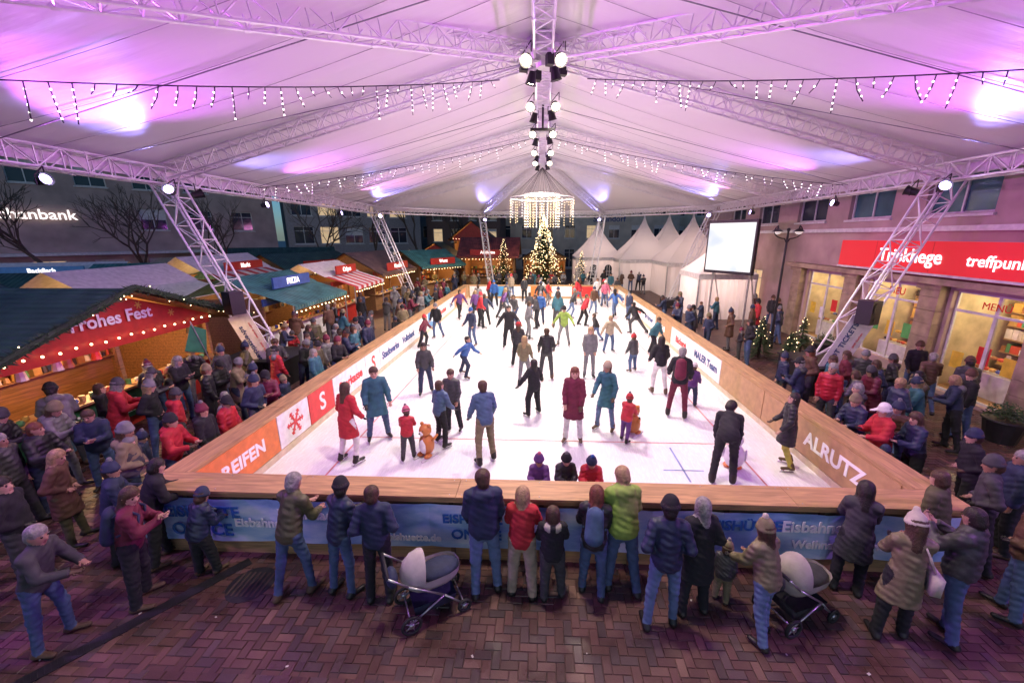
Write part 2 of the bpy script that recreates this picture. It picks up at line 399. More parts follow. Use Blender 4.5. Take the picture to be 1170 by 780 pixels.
truss(t,(-4.9,34,EZ),(4.9,34,EZ),.4)
truss(t,(0,-3,RZ-.05),(0,27.6,RZ-.05),.45,.03)
t.done("truss_frame",tent)
mem,nt,b=nodes_of("white_membrane");N=nt.nodes;L=nt.links
b.inputs["Base Color"].default_value=(.80,.77,.78,1);b.inputs["Roughness"].default_value=.45
tr=N.new("ShaderNodeBsdfTranslucent");tr.inputs[0].default_value=(.7,.7,.7,1)
mx=N.new("ShaderNodeMixShader");mx.inputs[0].default_value=.1
out=N["Material Output"];L.new(b.outputs[0],mx.inputs[1]);L.new(tr.outputs[0],mx.inputs[2]);L.new(mx.outputs[0],out.inputs[0])
tc=N.new("ShaderNodeTexCoord");mp=N.new("ShaderNodeMapping");mp.inputs["Scale"].default_value=(.22,2.0,.22);L.new(tc.outputs["Object"],mp.inputs[0])
no=N.new("ShaderNodeTexNoise");no.inputs["Scale"].default_value=1.2;no.inputs["Detail"].default_value=4;L.new(mp.outputs[0],no.inputs["Vector"])
bp=N.new("ShaderNodeBump");bp.inputs["Strength"].default_value=.28;bp.inputs["Distance"].default_value=.09;L.new(no.outputs["Fac"],bp.inputs["Height"]);L.new(bp.outputs[0],b.inputs["Normal"])
t=MB();FZ=.3
def roofz(u,Y,bay0,bay1):
    q=(Y-bay0)/(bay1-bay0)
    sag=.30*math.sin(math.pi*min(max(u,0),1))*math.sin(math.pi*q)
    return RZ+FZ+(EZ-RZ)*u - sag + .012*math.sin(Y*2*math.pi/1.28)**8*2
bays=[(-3,4.5),(4.5,12.2),(12.2,19.9),(19.9,27.6)]
for sx in(-1,1):
    for b0,b1 in bays:
        nu,nv=16,36
        vs=[];fs=[]
        for i in range(nu+1):
            for j in range(nv+1):
                u=i/nu;Y=b0+(b1-b0)*j/nv;vs.append((sx*u*(EX+.35),Y,roofz(u,Y,b0,b1)))
        for i in range(nu):
            for j in range(nv):
                a=i*(nv+1)+j;f=(a,a+1,a+nv+2,a+nv+1);fs.append(f if sx<0 else f[::-1])
        t.add(vs,fs,mem)
def tri(A,B,C,n=12,sag=.25):
    A,B,C=V3(A),V3(B),V3(C);vs=[];ix={};fs=[]
    for i in range(n+1):
        for j in range(n+1-i):
            a,b_=i/n,j/n;c=1-a-b_;p=A*c+B*a+C*b_;p.z-=sag*27*a*b_*c*.8
            ix[i,j]=len(vs);vs.append(p)
    for i in range(n):
        for j in range(n-i):
            fs.append((ix[i,j],ix[i+1,j],ix[i,j+1]))
            if i+j<n-1: fs.append((ix[i+1,j],ix[i+1,j+1],ix[i,j+1]))
    t.add(vs,fs,mem)
P=(0,27.6,RZ+FZ);E=EZ+FZ
tri(P,(-EX-.35,27.6,E),(-5,34.3,E));tri(P,(-5,34.3,E),(5,34.3,E));tri(P,(5,34.3,E),(EX+.35,27.6,E))
t.done("roof_membrane",tent,smooth=True)
seam=mat("membrane_seam",(.4,.38,.4),.6);cable=mat("steel_cable",(.25,.25,.28),.4,.6)
t=MB()
for sx in(-1,1):
    for b0,b1 in bays:
        Y=b0+1.28
        while Y<b1-.5:
            pts=[(sx*u*(EX+.3),Y,roofz(u,Y,b0,b1)-.02) for u in np.linspace(.02,1,11)]
            t.path(pts,.007,3,seam);Y+=1.28
    t.b2((sx*(EX+.30),-3,EZ-.05),(sx*(EX+.33),27.6,EZ+.30),white)
    for Y in(8.3,16,23.7): t.path([(sx*.2,Y,RZ-.25),(sx*EX,Y,EZ+.1)],.012,4,cable)
    for Y in(10.2,18.,25.8): t.tube((sx*EX,Y,EZ+.1),(0,12.2 if Y<12 else 19.9,RZ-.2),.01,.01,4,cable)
for a,b_ in(((-EX,27.6),(-4.9,34)),((-4.9,34),(4.9,34)),((4.9,34),(EX,27.6))):
    t.quad((a[0]*1.02,a[1]+.3,EZ-.0),(b_[0]*1.02,b_[1]+.3,EZ-.0),(b_[0]*1.02,b_[1]+.3,EZ+.3),(a[0]*1.02,a[1]+.3,EZ+.3),white)
t.done("seams_and_cables",tent)
for sx in(-1,1):
    bl=MB();bl.b2((sx*8.1,11.6,0),(sx*10.2,13.3,.85),blackm);bl.b2((sx*8.05,11.55,.85),(sx*10.25,13.35,.9),dk)
    for k in range(5): bl.b2((sx*(8.3+k*.4),11.57,.1),(sx*(8.34+k*.4),11.60,.8),dk)
    bl.done("ballast_platform")
    bl=MB();bl.b2((sx*8.4,26.9,0),(sx*9.8,28.3,.5),blackm);bl.b2((sx*8.35,26.85,.5),(sx*9.85,28.35,.54),dk);bl.done("ballast_platform")
    sp=MB();c=V3((sx*9.35,11.6,2.6)) if sx>0 else V3((-9.3,11.6,2.75));Mr=Matrix.Rotation(sx*.4,3,'Z')
    sp.box(c,(.42,.4,.68),blackm,Mr);sp.tube(c+Mr@V3((0,-.2,.12)),c+Mr@V3((0,-.22,.12)),.15,.17,16,dk);sp.tube(c+Mr@V3((0,-.2,-.2)),c+Mr@V3((0,-.215,-.2)),.07,.08,12,dk)
    sp.tube(c+V3((0,.2,0)),c+V3((sx*.2,.5,0)),.03,.03,6,steel);sp.done("loudspeaker")
    a=V3((sx*8.66,11.84,.6));b_=V3((sx*9.45,11.84,2.35));dv=(b_-a).normalized();sd=V3((dv.z,0,-dv.x))*.36
    bn=MB();nb=V3((0,-1,0))*.02
    bn.add([a-sd,a+sd,b_+sd,b_-sd,a-sd+nb,a+sd+nb,b_+sd+nb,b_-sd+nb],[(0,1,2,3),(4,5,6,7)[::-1],(0,1,5,4),(1,2,6,5),(2,3,7,6),(3,0,4,7)],white)
    ob=bn.done("leg_banner")
    ang=math.degrees(math.atan2(dv.z,dv.x)) if sx>0 else math.degrees(math.atan2(-dv.z,-dv.x))
    text("STADT TICKETS" if sx>0 else "adventsticket",(a+b_)/2+V3((-sd.x*.3,-.03,-sd.z*.3)),.22,navyt,ob,(90,-ang,0),bold=.004)
    text("mehr erleben  -  jetzt buchen",(a+b_)/2+V3((sd.x*.55,-.03,sd.z*.55)),.10,redt,ob,(90,-ang,0))

# ------------------------------------------------------------ stage lamps
glow=emat("lamp_glow_warm",(1,.85,.65),30);glowb=emat("lamp_glow_violet",(.62,.5,1),12);bulbm=emat("bulb_warm",(1,.72,.38),7);bulbw=emat("bulb_white",(1,.93,.9),7)
def floodlight(loc,target,power,color,size,gm,s=1.,blend=.7,radius=.15):
    loc=V3(loc);d=(V3(target)-loc).normalized()
    m=MB();m.tube(loc-d*.32*s,loc-d*.05*s,.10*s,.14*s,12,blackm);m.tube(loc-d*.05*s,loc,.14*s,.165*s,12,blackm,False);m.tube(loc-d*.05*s,loc-d*.045*s,.13*s,.13*s,12,gm)
    sd=d.orthogonal().normalized()*.19*s
    m.path([loc-d*.2*s+sd,loc-d*.2*s+sd+V3((0,0,.25*s)),loc-d*.2*s-sd+V3((0,0,.25*s)),loc-d*.2*s-sd],.014,5,blackm)
    o=m.done("floodlight")
    if power>0: lamp('SPOT',"beam",loc+d*.03,power,color,target,size,blend,radius,o)
WARM=(1,.84,.70)
for Y in(5.,12.2,16,19.9,24,27.2):
    pw_={5.:900,12.2:1650}.get(Y,1500)
    floodlight((.35,Y,RZ-.7),(2.2,Y+1.6,.1),pw_,WARM,140,glow)
    floodlight((-.35,Y+.3,RZ-.7),(-2.2,Y+1.3,.1),pw_,WARM,140,glow)
    if Y>10:
        for k in(-1,1): floodlight((k*.45,Y-.6,RZ-.45),(k*1.2,Y-6,5),0,WARM,60,glow,1.)
hb=MB()
hb.tube((0,12.2,RZ-.05),(0,12.2,RZ+.25),.5,.5,12,alu);hb.tube((0,12.2,RZ-.4),(0,12.2,RZ-.05),.18,.35,12,alu)
for k in range(4):
    a=k*math.pi/2+.3;hb.box((.55*math.cos(a),12.2+.55*math.sin(a),RZ-.4),(.2,.18,.26),blackm,Matrix.Rotation(a,3,'Z'))
for Y in(19.9,27.6): hb.tube((0,Y,RZ-.3),(0,Y,RZ+.2),.4,.4,12,alu)
hb.tube((0,16,RZ-1.0),(0,16,RZ-.2),.04,.04,6,blackm);hb.box((0,16,RZ-1.0),(.9,.12,.08),blackm)
hb.done("hub_plates",tent)
VI=(.30,.26,1.)
PK=(.72,.13,1.)
for sx in(-1,1):
    floodlight((sx*10.6,11.6,EZ-.4),(sx*8.6,7.6,7.3),1700,VI,34,glowb,.9,1.)
    floodlight((sx*10.6,12.8,EZ-.4),(sx*7.6,16.5,7.7),900,VI,60,glowb,.9,1.)
    floodlight((sx*10.6,27.0,EZ-.4),(sx*7.6,23.4,7.7),2300,VI,50,glowb,.9,1.)
    floodlight((sx*4.6,33.6,EZ-.4),(sx*3.2,30.2,8.2),1500,VI,50,glowb,.9,1.)
    floodlight((sx*10.7,8.8,EZ-.5),(-sx*5.,7.5,9.3),3300,PK,85,glowb,.8,1.)  # added uplight pair, washes the roof violet where no fixture is known
    floodlight((sx*10.7,3.0,EZ-.5),(-sx*5,6.0,9.4),2600,PK,85,glowb,.8,1.)  # likewise added, for violet roof colour above the front
    floodlight((sx*10.7,16.0,EZ-.5),(-sx*5.,16.,9.2),2000,(.85,.18,.95),85,glowb,.8,1.)  # added pair that carries the pink tint along the roof
    floodlight((sx*10.7,22.0,EZ-.5),(-sx*5.,22.5,9.2),1700,(1.,.3,.8),85,glowb,.8,1.)  # added pair to even out the pink at the far roof
    floodlight((sx*9.8,2.6,EZ-.5),(sx*3.2,3.4,0),1000,(.62,.22,1.),115,glowb,.8,1.)  # added floods out of view, they colour the front paving violet
def icicles(a,b,n,dmin,dmax,sag,name="icicle_lights"):
    a=V3(a);b=V3(b);m=MB();wire=mat("dark_wire",(.03,.02,.04),.6);P=[]
    for i in range(n+1):
        q=i/n;p=a.lerp(b,q);p.z-=sag*4*q*(1-q);P.append(p)
    m.path(P,.013,4,wire)
    for i,p in enumerate(P[1:-1]):
        l=R.choice([dmin,(dmin+dmax)/2,dmax])*R.uniform(.8,1.1);sw=V3((R.uniform(-.2,.2),R.uniform(-.12,.12),0))
        mid=p+sw*.3+V3((0,0,-l*.5));e=p+sw+V3((0,0,-l));m.path([p,mid,e],.010,4,wire)
        for k in range(int(l/.11)):
            q=(k+1)*.11/l;c=p.lerp(e,min(q,1));m.ball(c,.017,bulbw,5,3)
    return m.done(name)
icicles((-10.2,5.6,6.85),(-1.2,12.4,8.85),40,.2,.62,.2)
icicles((10.2,5.6,6.85),(1.2,12.4,8.85),40,.2,.62,.2)
icicles((-11,16,6.5),(-.5,19.5,8.9),34,.2,.5,.2);icicles((11,16,6.5),(.5,19.5,8.9),34,.2,.5,.2)
ch=MB();wire=mat("dark_wire",(.03,.02,.04),.6)
ch.ring((0,26.5,7.0),2.0,.03,(0,0,1),alu,32,5);ch.ring((0,26.5,7.2),1.1,.03,(0,0,1),alu,24,5)
for k in range(60):
    a=2*math.pi*k/60;r_=2.0 if k%2 else 1.1;l=(1.2+.7*math.sin(k*2.1)) if k%2 else 2.1
    p=V3((r_*math.cos(a),26.5+r_*math.sin(a),7.0 if k%2 else 7.2));ch.tube(p,(0,26.5,8.8),.006,.006,3,wire);ch.tube(p,p-V3((0,0,l)),.005,.005,3,wire)
    for j in range(int(l/.16)): ch.ball(p-V3((0,0,j*.16)),.02,bulbm if k%3 else bulbw,5,3)
ch.done("light_chandelier")

# ------------------------------------------------------------ buildings
glassd=mat("window_glass",(.03,.04,.055),.08,0,var=0,bump=0);glasst=mat("window_teal",(.05,.14,.15),.1,0,var=.3,scale=1,bump=0)
litw=mat("lit_window",(.5,.4,.25),.3,0,(1,.70,.38),.5,var=.5,scale=1.5,bump=0)
framew=mat("window_frame",(.6,.6,.58),.5)
def building(name,P0,P1,H,D,ops,wall,roof=None,rh=3.,roofm=None,fm=framew,litmat=None):
    M,Lg=frame(P0,P1);e=empty(name,M)
    m=MB();xs=sorted(set([0,Lg]+[v for o in ops for v in(o[0],o[1])]));zs=sorted(set([0,H]+[v for o in ops for v in(o[2],o[3])]))
    for i in range(len(xs)-1):
        for j in range(len(zs)-1):
            cx=(xs[i]+xs[i+1])/2;cz=(zs[j]+zs[j+1])/2
            if any(o[0]<cx<o[1] and o[2]<cz<o[3] for o in ops): continue
            m.quad((xs[i],0,zs[j]),(xs[i+1],0,zs[j]),(xs[i+1],0,zs[j+1]),(xs[i],0,zs[j+1]),wall)
    for x in(0,Lg): m.quad((x,0,0),(x,D,0),(x,D,H),(x,0,H),wall)
    m.quad((0,D,0),(Lg,D,0),(Lg,D,H),(0,D,H),wall)
    m.quad((0,0,H),(Lg,0,H),(Lg,D,H),(0,D,H),wall)
    m.b2((-.05,-.22,H-.25),(Lg+.05,-.003,H-.002),fm)
    gl=MB()
    for o in ops:
        x0,x1,za,zb,k=o[:5];dp=.2
        for q in(((x0,0,za),(x0,dp,za),(x0,dp,zb),(x0,0,zb)),((x1,0,za),(x1,dp,za),(x1,dp,zb),(x1,0,zb)),((x0,0,za),(x1,0,za),(x1,dp,za),(x0,dp,za)),((x0,0,zb),(x1,0,zb),(x1,dp,zb),(x0,dp,zb))): m.quad(*q,wall)
        f=.06
        gl.b2((x0,dp-.06,za),(x0+f,dp-.01,zb),fm);gl.b2((x1-f,dp-.06,za),(x1,dp-.01,zb),fm);gl.b2((x0+f,dp-.06,za),(x1-f,dp-.01,za+f),fm);gl.b2((x0+f,dp-.06,zb-f),(x1-f,dp-.01,zb),fm)
        if k!='shop':
            nm=max(1,round((x1-x0)/1.0))
            for q in range(1,nm): xx=x0+(x1-x0)*q/nm;gl.b2((xx-.03,dp-.055,za+f),(xx+.03,dp-.012,zb-f),fm)
            gl.b2((x0+f,dp-.05,zb-.5),(x1-f,dp-.014,zb-.45),fm)
            gm={'dark':glassd,'teal':glasst,'lit':litmat or litw}[k]
            gl.quad((x0,dp,za),(x1,dp,za),(x1,dp,zb),(x0,dp,zb),gm)
            m.b2((x0-.08,-.1,za-.1),(x1+.08,-.002,za-.02),fm)
            if R.random()<.35: m.b2((x0+f,dp-.009,zb-(zb-za)*R.uniform(.2,.6)),(x1-f,dp-.003,zb-f),fm)
    m.done("walls",e);gl.done("windows",e)
    if roof=='gable':
        r=MB();r.add([(-.3,-.4,H),(Lg+.3,-.4,H),(Lg+.3,D+.4,H),(-.3,D+.4,H),(0,D/2,H+rh),(Lg,D/2,H+rh)],[(0,1,5,4),(2,3,4,5),(1,2,5),(3,0,4)],roofm);r.done("roof",e)
    return e,M,Lg
creamp=mat("plaster_pinkish",(.42,.31,.28),.85,bump=.2,bscale=80,scale=.8,var=.22);stone=mat("sandstone",(.33,.25,.17),.85,var=.3,scale=3,bump=.5,bscale=12)
greyp=mat("plaster_grey",(.3,.28,.27),.85);darkp=mat("brick_dark",(.12,.08,.07),.85);slate=mat("slate_roof",(.06,.055,.065),.7,bump=.6,bscale=20)
cream2=mat("plaster_cream",(.5,.45,.36),.85,scale=.7,var=.2)
P0=(13.2,34);P1=(11.65,-2)
def sY(y): return (34-y)
ops=[]
shops=[(sY(12.3),sY(9.9)),(sY(15.6),sY(13.2)),(sY(9.3),sY(6.6)),(sY(19.4),sY(16.9))]
for a,b_ in shops: ops.append((a,b_,.12 if a!=shops[1][0] else .45,3.15,'shop'))
for a in(4,8): ops.append((a,a+2.2,.3,2.8,'lit'))
for k,y in enumerate((9.6,12.9,16.4,20.,24,28)): ops.append((sY(y)-1.1,sY(y)+1.1,5.35,6.95,'teal' if k<3 else 'dark'))
for k,y in enumerate((9.6,12.9,16.4,20.,24,28)): ops.append((sY(y)-1.1,sY(y)+1.1,8.2,9.6,'dark'))
rb,Mx,Lr=building("shop_building",P0,P1,11,10,ops,creamp)
m=MB()
for y in(19.9,16.25,12.75,9.6,6.2):
    a=sY(y)
    for q in range(8): m.b2((a-.33+.0,-.28-.006*(q%2),q*.4125+.006),(a+.33,-.003,(q+1)*.4125-.006),stone)
    m.b2((a-.4,-.34,0),(a+.4,-.291,.35),stone);m.b2((a-.42,-.36,3.12),(a+.42,-.292,3.298),stone)
m.b2((sY(20.5),-.55,3.302),(sY(3),-.004,3.48),stone)
m.b2((0,-.16,4.85),(Lr,-.004,5.0),framew)
m.done("pilasters",rb)
signr=mat("sign_red",(.62,.02,.03),.35,0,(1,.03,.05),.30,var=0,bump=0);litl=emat("sign_letter_white",(1,.97,.95),1.4)
m=MB();m.b2((sY(16.6),-.62,3.62),(sY(7.6),-.30,4.55),signr);m.b2((sY(16.65),-.63,3.55),(sY(7.55),-.29,3.615),framew)
for y in(14.8,12.6,9.7): m.b2((sY(y)-.008,-.624,3.63),(sY(y)+.008,-.6205,4.54),redp)
m.done("shop_sign",rb)
text("Trinkhege",(sY(13.4),-.64,4.08),.58,litl,rb,bold=.008);text("treffpunkt",(sY(10.65),-.64,4.04),.42,litl,rb,bold=.004)
m=MB();m.ring((sY(9.1),-.64,4.08),.26,.03,(0,1,0),litl,20,5);m.done("sign_logo",rb)
text("JEANNE ROLF",(sY(12.9),.10,6.55),.3,whitet,rb,bold=.005);text("Zahnarztpraxis",(sY(9.6),.10,6.55),.24,whitet,rb)
roomw=mat("shop_interior",(.6,.5,.34),.7,var=.3,scale=2);shelfm=wood("shelf_wood",(.45,.28,.12),'X')
goods=[mat("goods_%d"%i,c,.5) for i,c in enumerate([(.6,.1,.05),(.7,.45,.1),(.1,.3,.12),(.6,.55,.4),(.35,.15,.06),(.1,.15,.4),(.7,.65,.6),(.5,.3,.1),(.04,.03,.03)])]
tubel=emat("shop_tube_light",(1,.9,.7),6)
for a,b_ in shops:
    m=MB();zf=.13
    x0,x1=a-.3,b_+.3
    m.quad((x0,2.9,0),(x1,2.9,0),(x1,2.9,3.3),(x0,2.9,3.3),roomw);m.quad((x0,.21,zf),(x1,.21,zf),(x1,2.9,zf),(x0,2.9,zf),shelfm)
    m.quad((x0,.21,3.28),(x1,.21,3.28),(x1,2.9,3.28),(x0,2.9,3.28),roomw)
    for x in(x0,x1): m.quad((x,.21,0),(x,2.9,0),(x,2.9,3.28),(x,.21,3.28),roomw)
    for z in(.5,.9,1.3,1.7,2.1,2.5):
        m.b2((a,1.7,z),(b_,2.18,z+.03),shelfm);x=a+.02
        while x<b_-.2:
            wd=R.uniform(.08,.25);h=R.uniform(.12,.34);m.b2((x,1.72,z+.032),(x+wd,2.1,z+.03+h),R.choice(goods));x+=wd+.015
    m.b2((a+.1,.7,zf),(b_-.1,1.3,.85),framew);x=a+.15
    for zz in(.95,1.2):
        x=a+.15
        while x<b_-.3:
            m.ball((x+.1,.85 if zz<1 else 1.2,zz),.1,R.choice(goods),8,5,(1,.8,.6));x+=.19
    m.b2((a+(b_-a)*.48,.12,.13),(a+(b_-a)*.52,.17,3.1),framew)
    m.b2((a+.06,.10,2.55),(b_-.06,.16,2.62),framew)
    for q in range(3): m.tube((a+.3+q*.8,.9,3.1),(a+.6+q*.8,.9,3.1),.05,.05,8,tubel)
    # window stickers
    for q in range(3):
        x=a+.25+q*.7;z_=R.uniform(.7,1.6);m.b2((x,.175,z_),(x+.35,.18,z_+.5),R.choice([redp,white,mat("poster_green",(.1,.4,.1),.5),mat("poster_yellow",(.7,.5,.05),.5)]))
    m.done("shop_room",rb)
    lm=lamp('POINT',"ceiling_lamp",(0,0,0),85,(1,.78,.45),radius=.3);lm.parent=rb;lm.location=((a+b_)/2,1.1,2.85)
text("NEU",(shops[1][0]+1.2,.08,2.85),.35,redt,rb);text("MENÜ",(shops[0][0]+1.2,.08,2.82),.28,redt,rb)
def rows(Lg,zs,w,gap,x0,kinds):
    o=[]
    for za,zb,kk in zs:
        x=x0
        while x+w<Lg-.5: o.append((x,x+w,za,zb,R.choice(kk)));x+=w+gap
    return o
P0=(-44,20);P1=(-27,41);_,Lg=frame(P0,P1)
oo=[o for o in rows(Lg,[(.3,2.9,['lit','lit','dark']),(5.2,6.9,['dark','dark','dark','lit']),(8.4,10,['dark'])],1.7,1.5,1.0,0) if not(5<o[2]<6 and Lg*.28<o[0]<Lg*.52)]
lb,_,_=building("plaster_townhouse",P0,P1,13,10,oo,creamp)
lit2=emat("sign_letter_lit",(1,.9,.85),1.6)
text("Schanbank",(Lg*.42,-.25,6.2),1.0,lit2,lb,bold=.01)
m=MB();m.b2((0,-1.3,3.3),(Lg,-.003,3.5),framew);m.done("canopy",lb)
P0=(-26.5,42);P1=(-14.8,50);_,Lg=frame(P0,P1)
building("glass_fronted_house",P0,P1,12,10,rows(Lg,[(.3,2.9,['lit']),(3.9,5.7,['lit','dark','dark']),(6.8,8.6,['dark','dark','lit']),(9.4,11,['dark'])],1.9,.6,.6,0),greyp)
P0=(-14.6,52);P1=(-5.2,52);_,Lg=frame(P0,P1)
building("gabled_brick_house",P0,P1,9.5,10,rows(Lg,[(.3,2.7,['lit','dark']),(4,5.6,['dark','dark','lit']),(6.6,8.2,['dark'])],1.2,1.1,.8,0),darkp,'gable',5,slate)
P0=(-7,60);P1=(19,58);_,Lg=frame(P0,P1)
fb,_,_=building("cream_townhouse",P0,P1,13,10,rows(Lg,[(.3,2.9,['lit','dark']),(4.4,6.2,['dark','dark','lit']),(7.6,9.4,['dark','dark','lit']),(10.4,12,['dark'])],1.5,1.6,1.0,0),cream2,'gable',4,slate)
text("Seilendorf",(16.5,-.1,7.0),1.1,navyt,fb,bold=.02)
P0=(19.5,50);P1=(13.4,35);_,Lg=frame(P0,P1)
building("arcade_house",P0,P1,10.5,10,rows(Lg,[(.2,3.,['lit','dark','lit']),(4.6,6.2,['dark','lit']),(7.6,9.2,['dark'])],1.6,1.2,.8,0),creamp)
P0=(19,64);P1=(34,60);_,Lg=frame(P0,P1)
building("corner_townhouse",P0,P1,14,10,rows(Lg,[(.3,2.9,['lit','dark']),(4.4,6.2,['dark']),(7.6,9.4,['dark'])],1.5,1.6,1.0,0),cream2,'gable',4,slate)
P0=(-60,12);P1=(-44.5,19.5);_,Lg=frame(P0,P1)
building("side_townhouse",P0,P1,12,10,rows(Lg,[(.3,2.9,['lit','dark']),(4.4,6.2,['dark']),(7.6,9.4,['dark'])],1.5,1.6,1.0,0),greyp,'gable',4,slate)
P0=(-34,58);P1=(-8,66);_,Lg=frame(P0,P1)
building("rear_townhouse",P0,P1,15,10,rows(Lg,[(.3,2.9,['dark']),(4.4,6.2,['dark','lit']),(7.6,9.4,['dark']),(10.6,12.4,['dark'])],1.5,1.6,1.0,0),greyp,'gable',4,slate)

# ------------------------------------------------------------ market stalls
green_roof=roofing("roof_green",(.035,.075,.06));teal_roof=roofing("roof_teal",(.05,.17,.16));brown_roof=roofing("roof_brown",(.1,.06,.05));red_roof=roofing("roof_redbrown",(.22,.05,.04))
tan_wood=wood("stall_wood",(.32,.17,.07),'X',.6,3.0);redst=mat("stall_red",(.45,.03,.02),.5)
canvasw=mat("canvas_white",(.7,.68,.66),.7);stripe=mat("canvas_red",(.5,.05,.05),.7)
leafm=[mat("needle_%d"%i,c,.7,var=0,bump=0) for i,c in enumerate([(.02,.05,.02),(.035,.08,.03),(.06,.11,.045)])]
def garland(m,pts,r=.13,dens=140,bulbs=True):
    for a,b_ in zip(pts[:-1],pts[1:]):
        a=V3(a);b_=V3(b_);L_=(b_-a).length
        m.tube(a,b_,r*.45,r*.45,6,leafm[0])
        for i in range(int(L_*dens)):
            p=a.lerp(b_,R.random());d=V3((R.gauss(0,1),R.gauss(0,1),R.gauss(0,1))).normalized();q=d.orthogonal().normalized()*.018
            e=p+d*r*R.uniform(.7,1.25);s0=p+d*r*.3
            m.add([s0-q,s0+q,e],[(0,1,2)],R.choice(leafm))
        if bulbs:
            for i in range(int(L_*3)):
                p=a.lerp(b_,R.random());d=V3((R.gauss(0,1),R.gauss(0,1),R.gauss(0,1))).normalized();m.ball(p+d*r*.9,.014,bulbm,5,3)
def stall(P0,P1,D,roofm,kind='side',sign=None,h=2.25,rh=1.,panel=None,signm=None,power=55,over=.55,gar=False,wallm=None,txt_m=None):
    M,W=frame(P0,P1);e=empty("market_stall",M);m=MB();wl=wallm or tan_wood;pn=panel or tan_wood
    m.b2((0,D-.06,0),(W,D,h),wl);m.b2((0,.062,0),(.06,D-.062,h),wl);m.b2((W-.06,.062,0),(W,D-.062,h),wl)
    m.b2((0,0,0),(W,.06,1.02),pn);m.b2((-.05,-.3,1.022),(W+.05,.25,1.07),wood("counter_wood",(.4,.22,.1),'X'))
    for x in(0,W/2-.05,W-.1): m.b2((x,-.003,1.071),(x+.1,.08,h),wl)
    m.b2((-.02,-.05,h-.28),(W+.02,-.004,h),signm or wl)
    m.b2((.1,D-.45,1.5),(W-.1,D-.07,1.53),wl);m.b2((.1,D-.45,1.05),(W-.1,D-.07,1.08),wl)
    for zz in(1.08,1.53):
        x=.15
        while x<W-.3:
            wd=R.uniform(.08,.2);hh=R.uniform(.12,.32);
            if R.random()<.5: m.b2((x,D-.4,zz+.002),(x+wd,D-.2,zz+hh),R.choice(goods))
            else: m.tube((x+wd/2,D-.3,zz),(x+wd/2,D-.3,zz+hh),wd/2,wd/3,8,R.choice(goods))
            x+=wd+.04
    x=.2
    while x<W-.3:
        if R.random()<.6: m.ball((x,-.1+R.uniform(-.08,.1),1.12),.07,R.choice(goods),7,4)
        else: m.tube((x,-.05,1.072),(x,-.05,1.2),.05,.06,8,R.choice(goods))
        if R.random()<.4: m.tube((x,.3,h-.3),(x,.3,h-.55),.06,.1,8,R.choice(goods))
        x+=R.uniform(.15,.35)
    o_=over
    if kind=='side':
        m.add([(-o_,-o_-.3,h-.12),(W+o_,-o_-.3,h-.12),(W+o_,D/2,h+rh),(-o_,D/2,h+rh),(W+o_,D+o_,h-.05),(-o_,D+o_,h-.05)],[(0,1,2,3),(3,2,4,5)],roofm)
        m.add([(-o_,-o_-.3,h-.19),(W+o_,-o_-.3,h-.19),(W+o_,D/2,h+rh-.07),(-o_,D/2,h+rh-.07),(W+o_,D+o_,h-.12),(-o_,D+o_,h-.12)],[(0,3,2,1),(3,5,4,2)],wl)
        m.b2((-o_,-o_-.34,h-.26),(W+o_,-o_-.302,h-.08),roofm)
        for x in(0,W): m.add([(x,0,h),(x,D,h),(x,D/2,h+rh-.1)],[(0,1,2)],wl)
        ey=-o_-.3;ez=h-.3
        if sign:
            m.b2((W*.15,-.12-o_,h+.0),(W*.85,-.06-o_,h+.5),signm or redst)
            text(sign,(W/2,-.13-o_,h+.25),.36,txt_m or lit2,e,bold=.008)
    elif kind=='front':
        hw=W/2
        for dz,mm in((0,roofm),(-.08,wl)):
            m.add([(-o_,-o_,h-.2+dz),(-o_,D+.3,h-.2+dz),(hw,D+.3,h+rh+dz),(hw,-o_,h+rh+dz),(W+o_,-o_,h-.2+dz),(W+o_,D+.3,h-.2+dz)],[(0,1,2,3),(3,2,5,4)],mm)
        m.add([(-.1,-.08,h),(W+.1,-.08,h),(hw,-.08,h+rh-.15)],[(0,1,2)],signm or wl)
        m.add([(-.1,D,h),(W+.1,D,h),(hw,D,h+rh-.15)],[(0,1,2)],wl)
        ey=-.12;ez=h-.02
        if sign: text(sign,(hw,-.12,h+rh*.36),.42,txt_m or whitet,e,bold=.01)
    else:
        for k in range(12):
            x0=W*k/12-.02;x1=W*(k+1)/12-.02;mm=roofm if k%2 or kind=='awning' else stripe
            m.quad((x0,-1.3,h-.25),(x1,-1.3,h-.25),(x1,.2,h+.25),(x0,.2,h+.25),mm);m.quad((x0,-1.3,h-.42),(x1,-1.3,h-.42),(x1,-1.3,h-.25),(x0,-1.3,h-.25),mm)
        m.quad((-.1,.2,h+.25),(W+.1,.2,h+.25),(W+.1,D/2,h+rh),(-.1,D/2,h+rh),roofm);m.quad((-.1,D/2,h+rh),(W+.1,D/2,h+rh),(W+.1,D+.2,h),(-.1,D+.2,h),roofm)
        for x in(.05,W-.05): m.tube((x,-1.2,0),(x,-1.2,h-.25),.03,.03,6,steel)
        ey=-1.32;ez=h-.45
        if sign: m.b2((W*.2,-.0,h+.3),(W*.8,.08,h+.75),signm or redst);text(sign,(W/2,-.02,h+.52),.34,txt_m or lit2,e,bold=.008)
    x=0
    while x<W: m.ball((x,ey-.02,ez-.03-.04*math.sin(x*3)**2),.028,bulbm,6,4);x+=.32
    m.done("stall_body",e)
    if gar:
        gm=MB();hw=W/2
        pts=[(-o_-.1,-o_-.05,h-.22),(hw,-o_-.05,h+rh+.02),(W+o_+.1,-o_-.05,h-.22)];garland(gm,pts,.17,300)
        gm.done("fir_garland",e)
    lm=lamp('POINT',"stall_lamp",(0,0,0),power*1.9,(1,.58,.25),radius=.12);lm.parent=e;lm.location=(W/2,.8,h-.35)
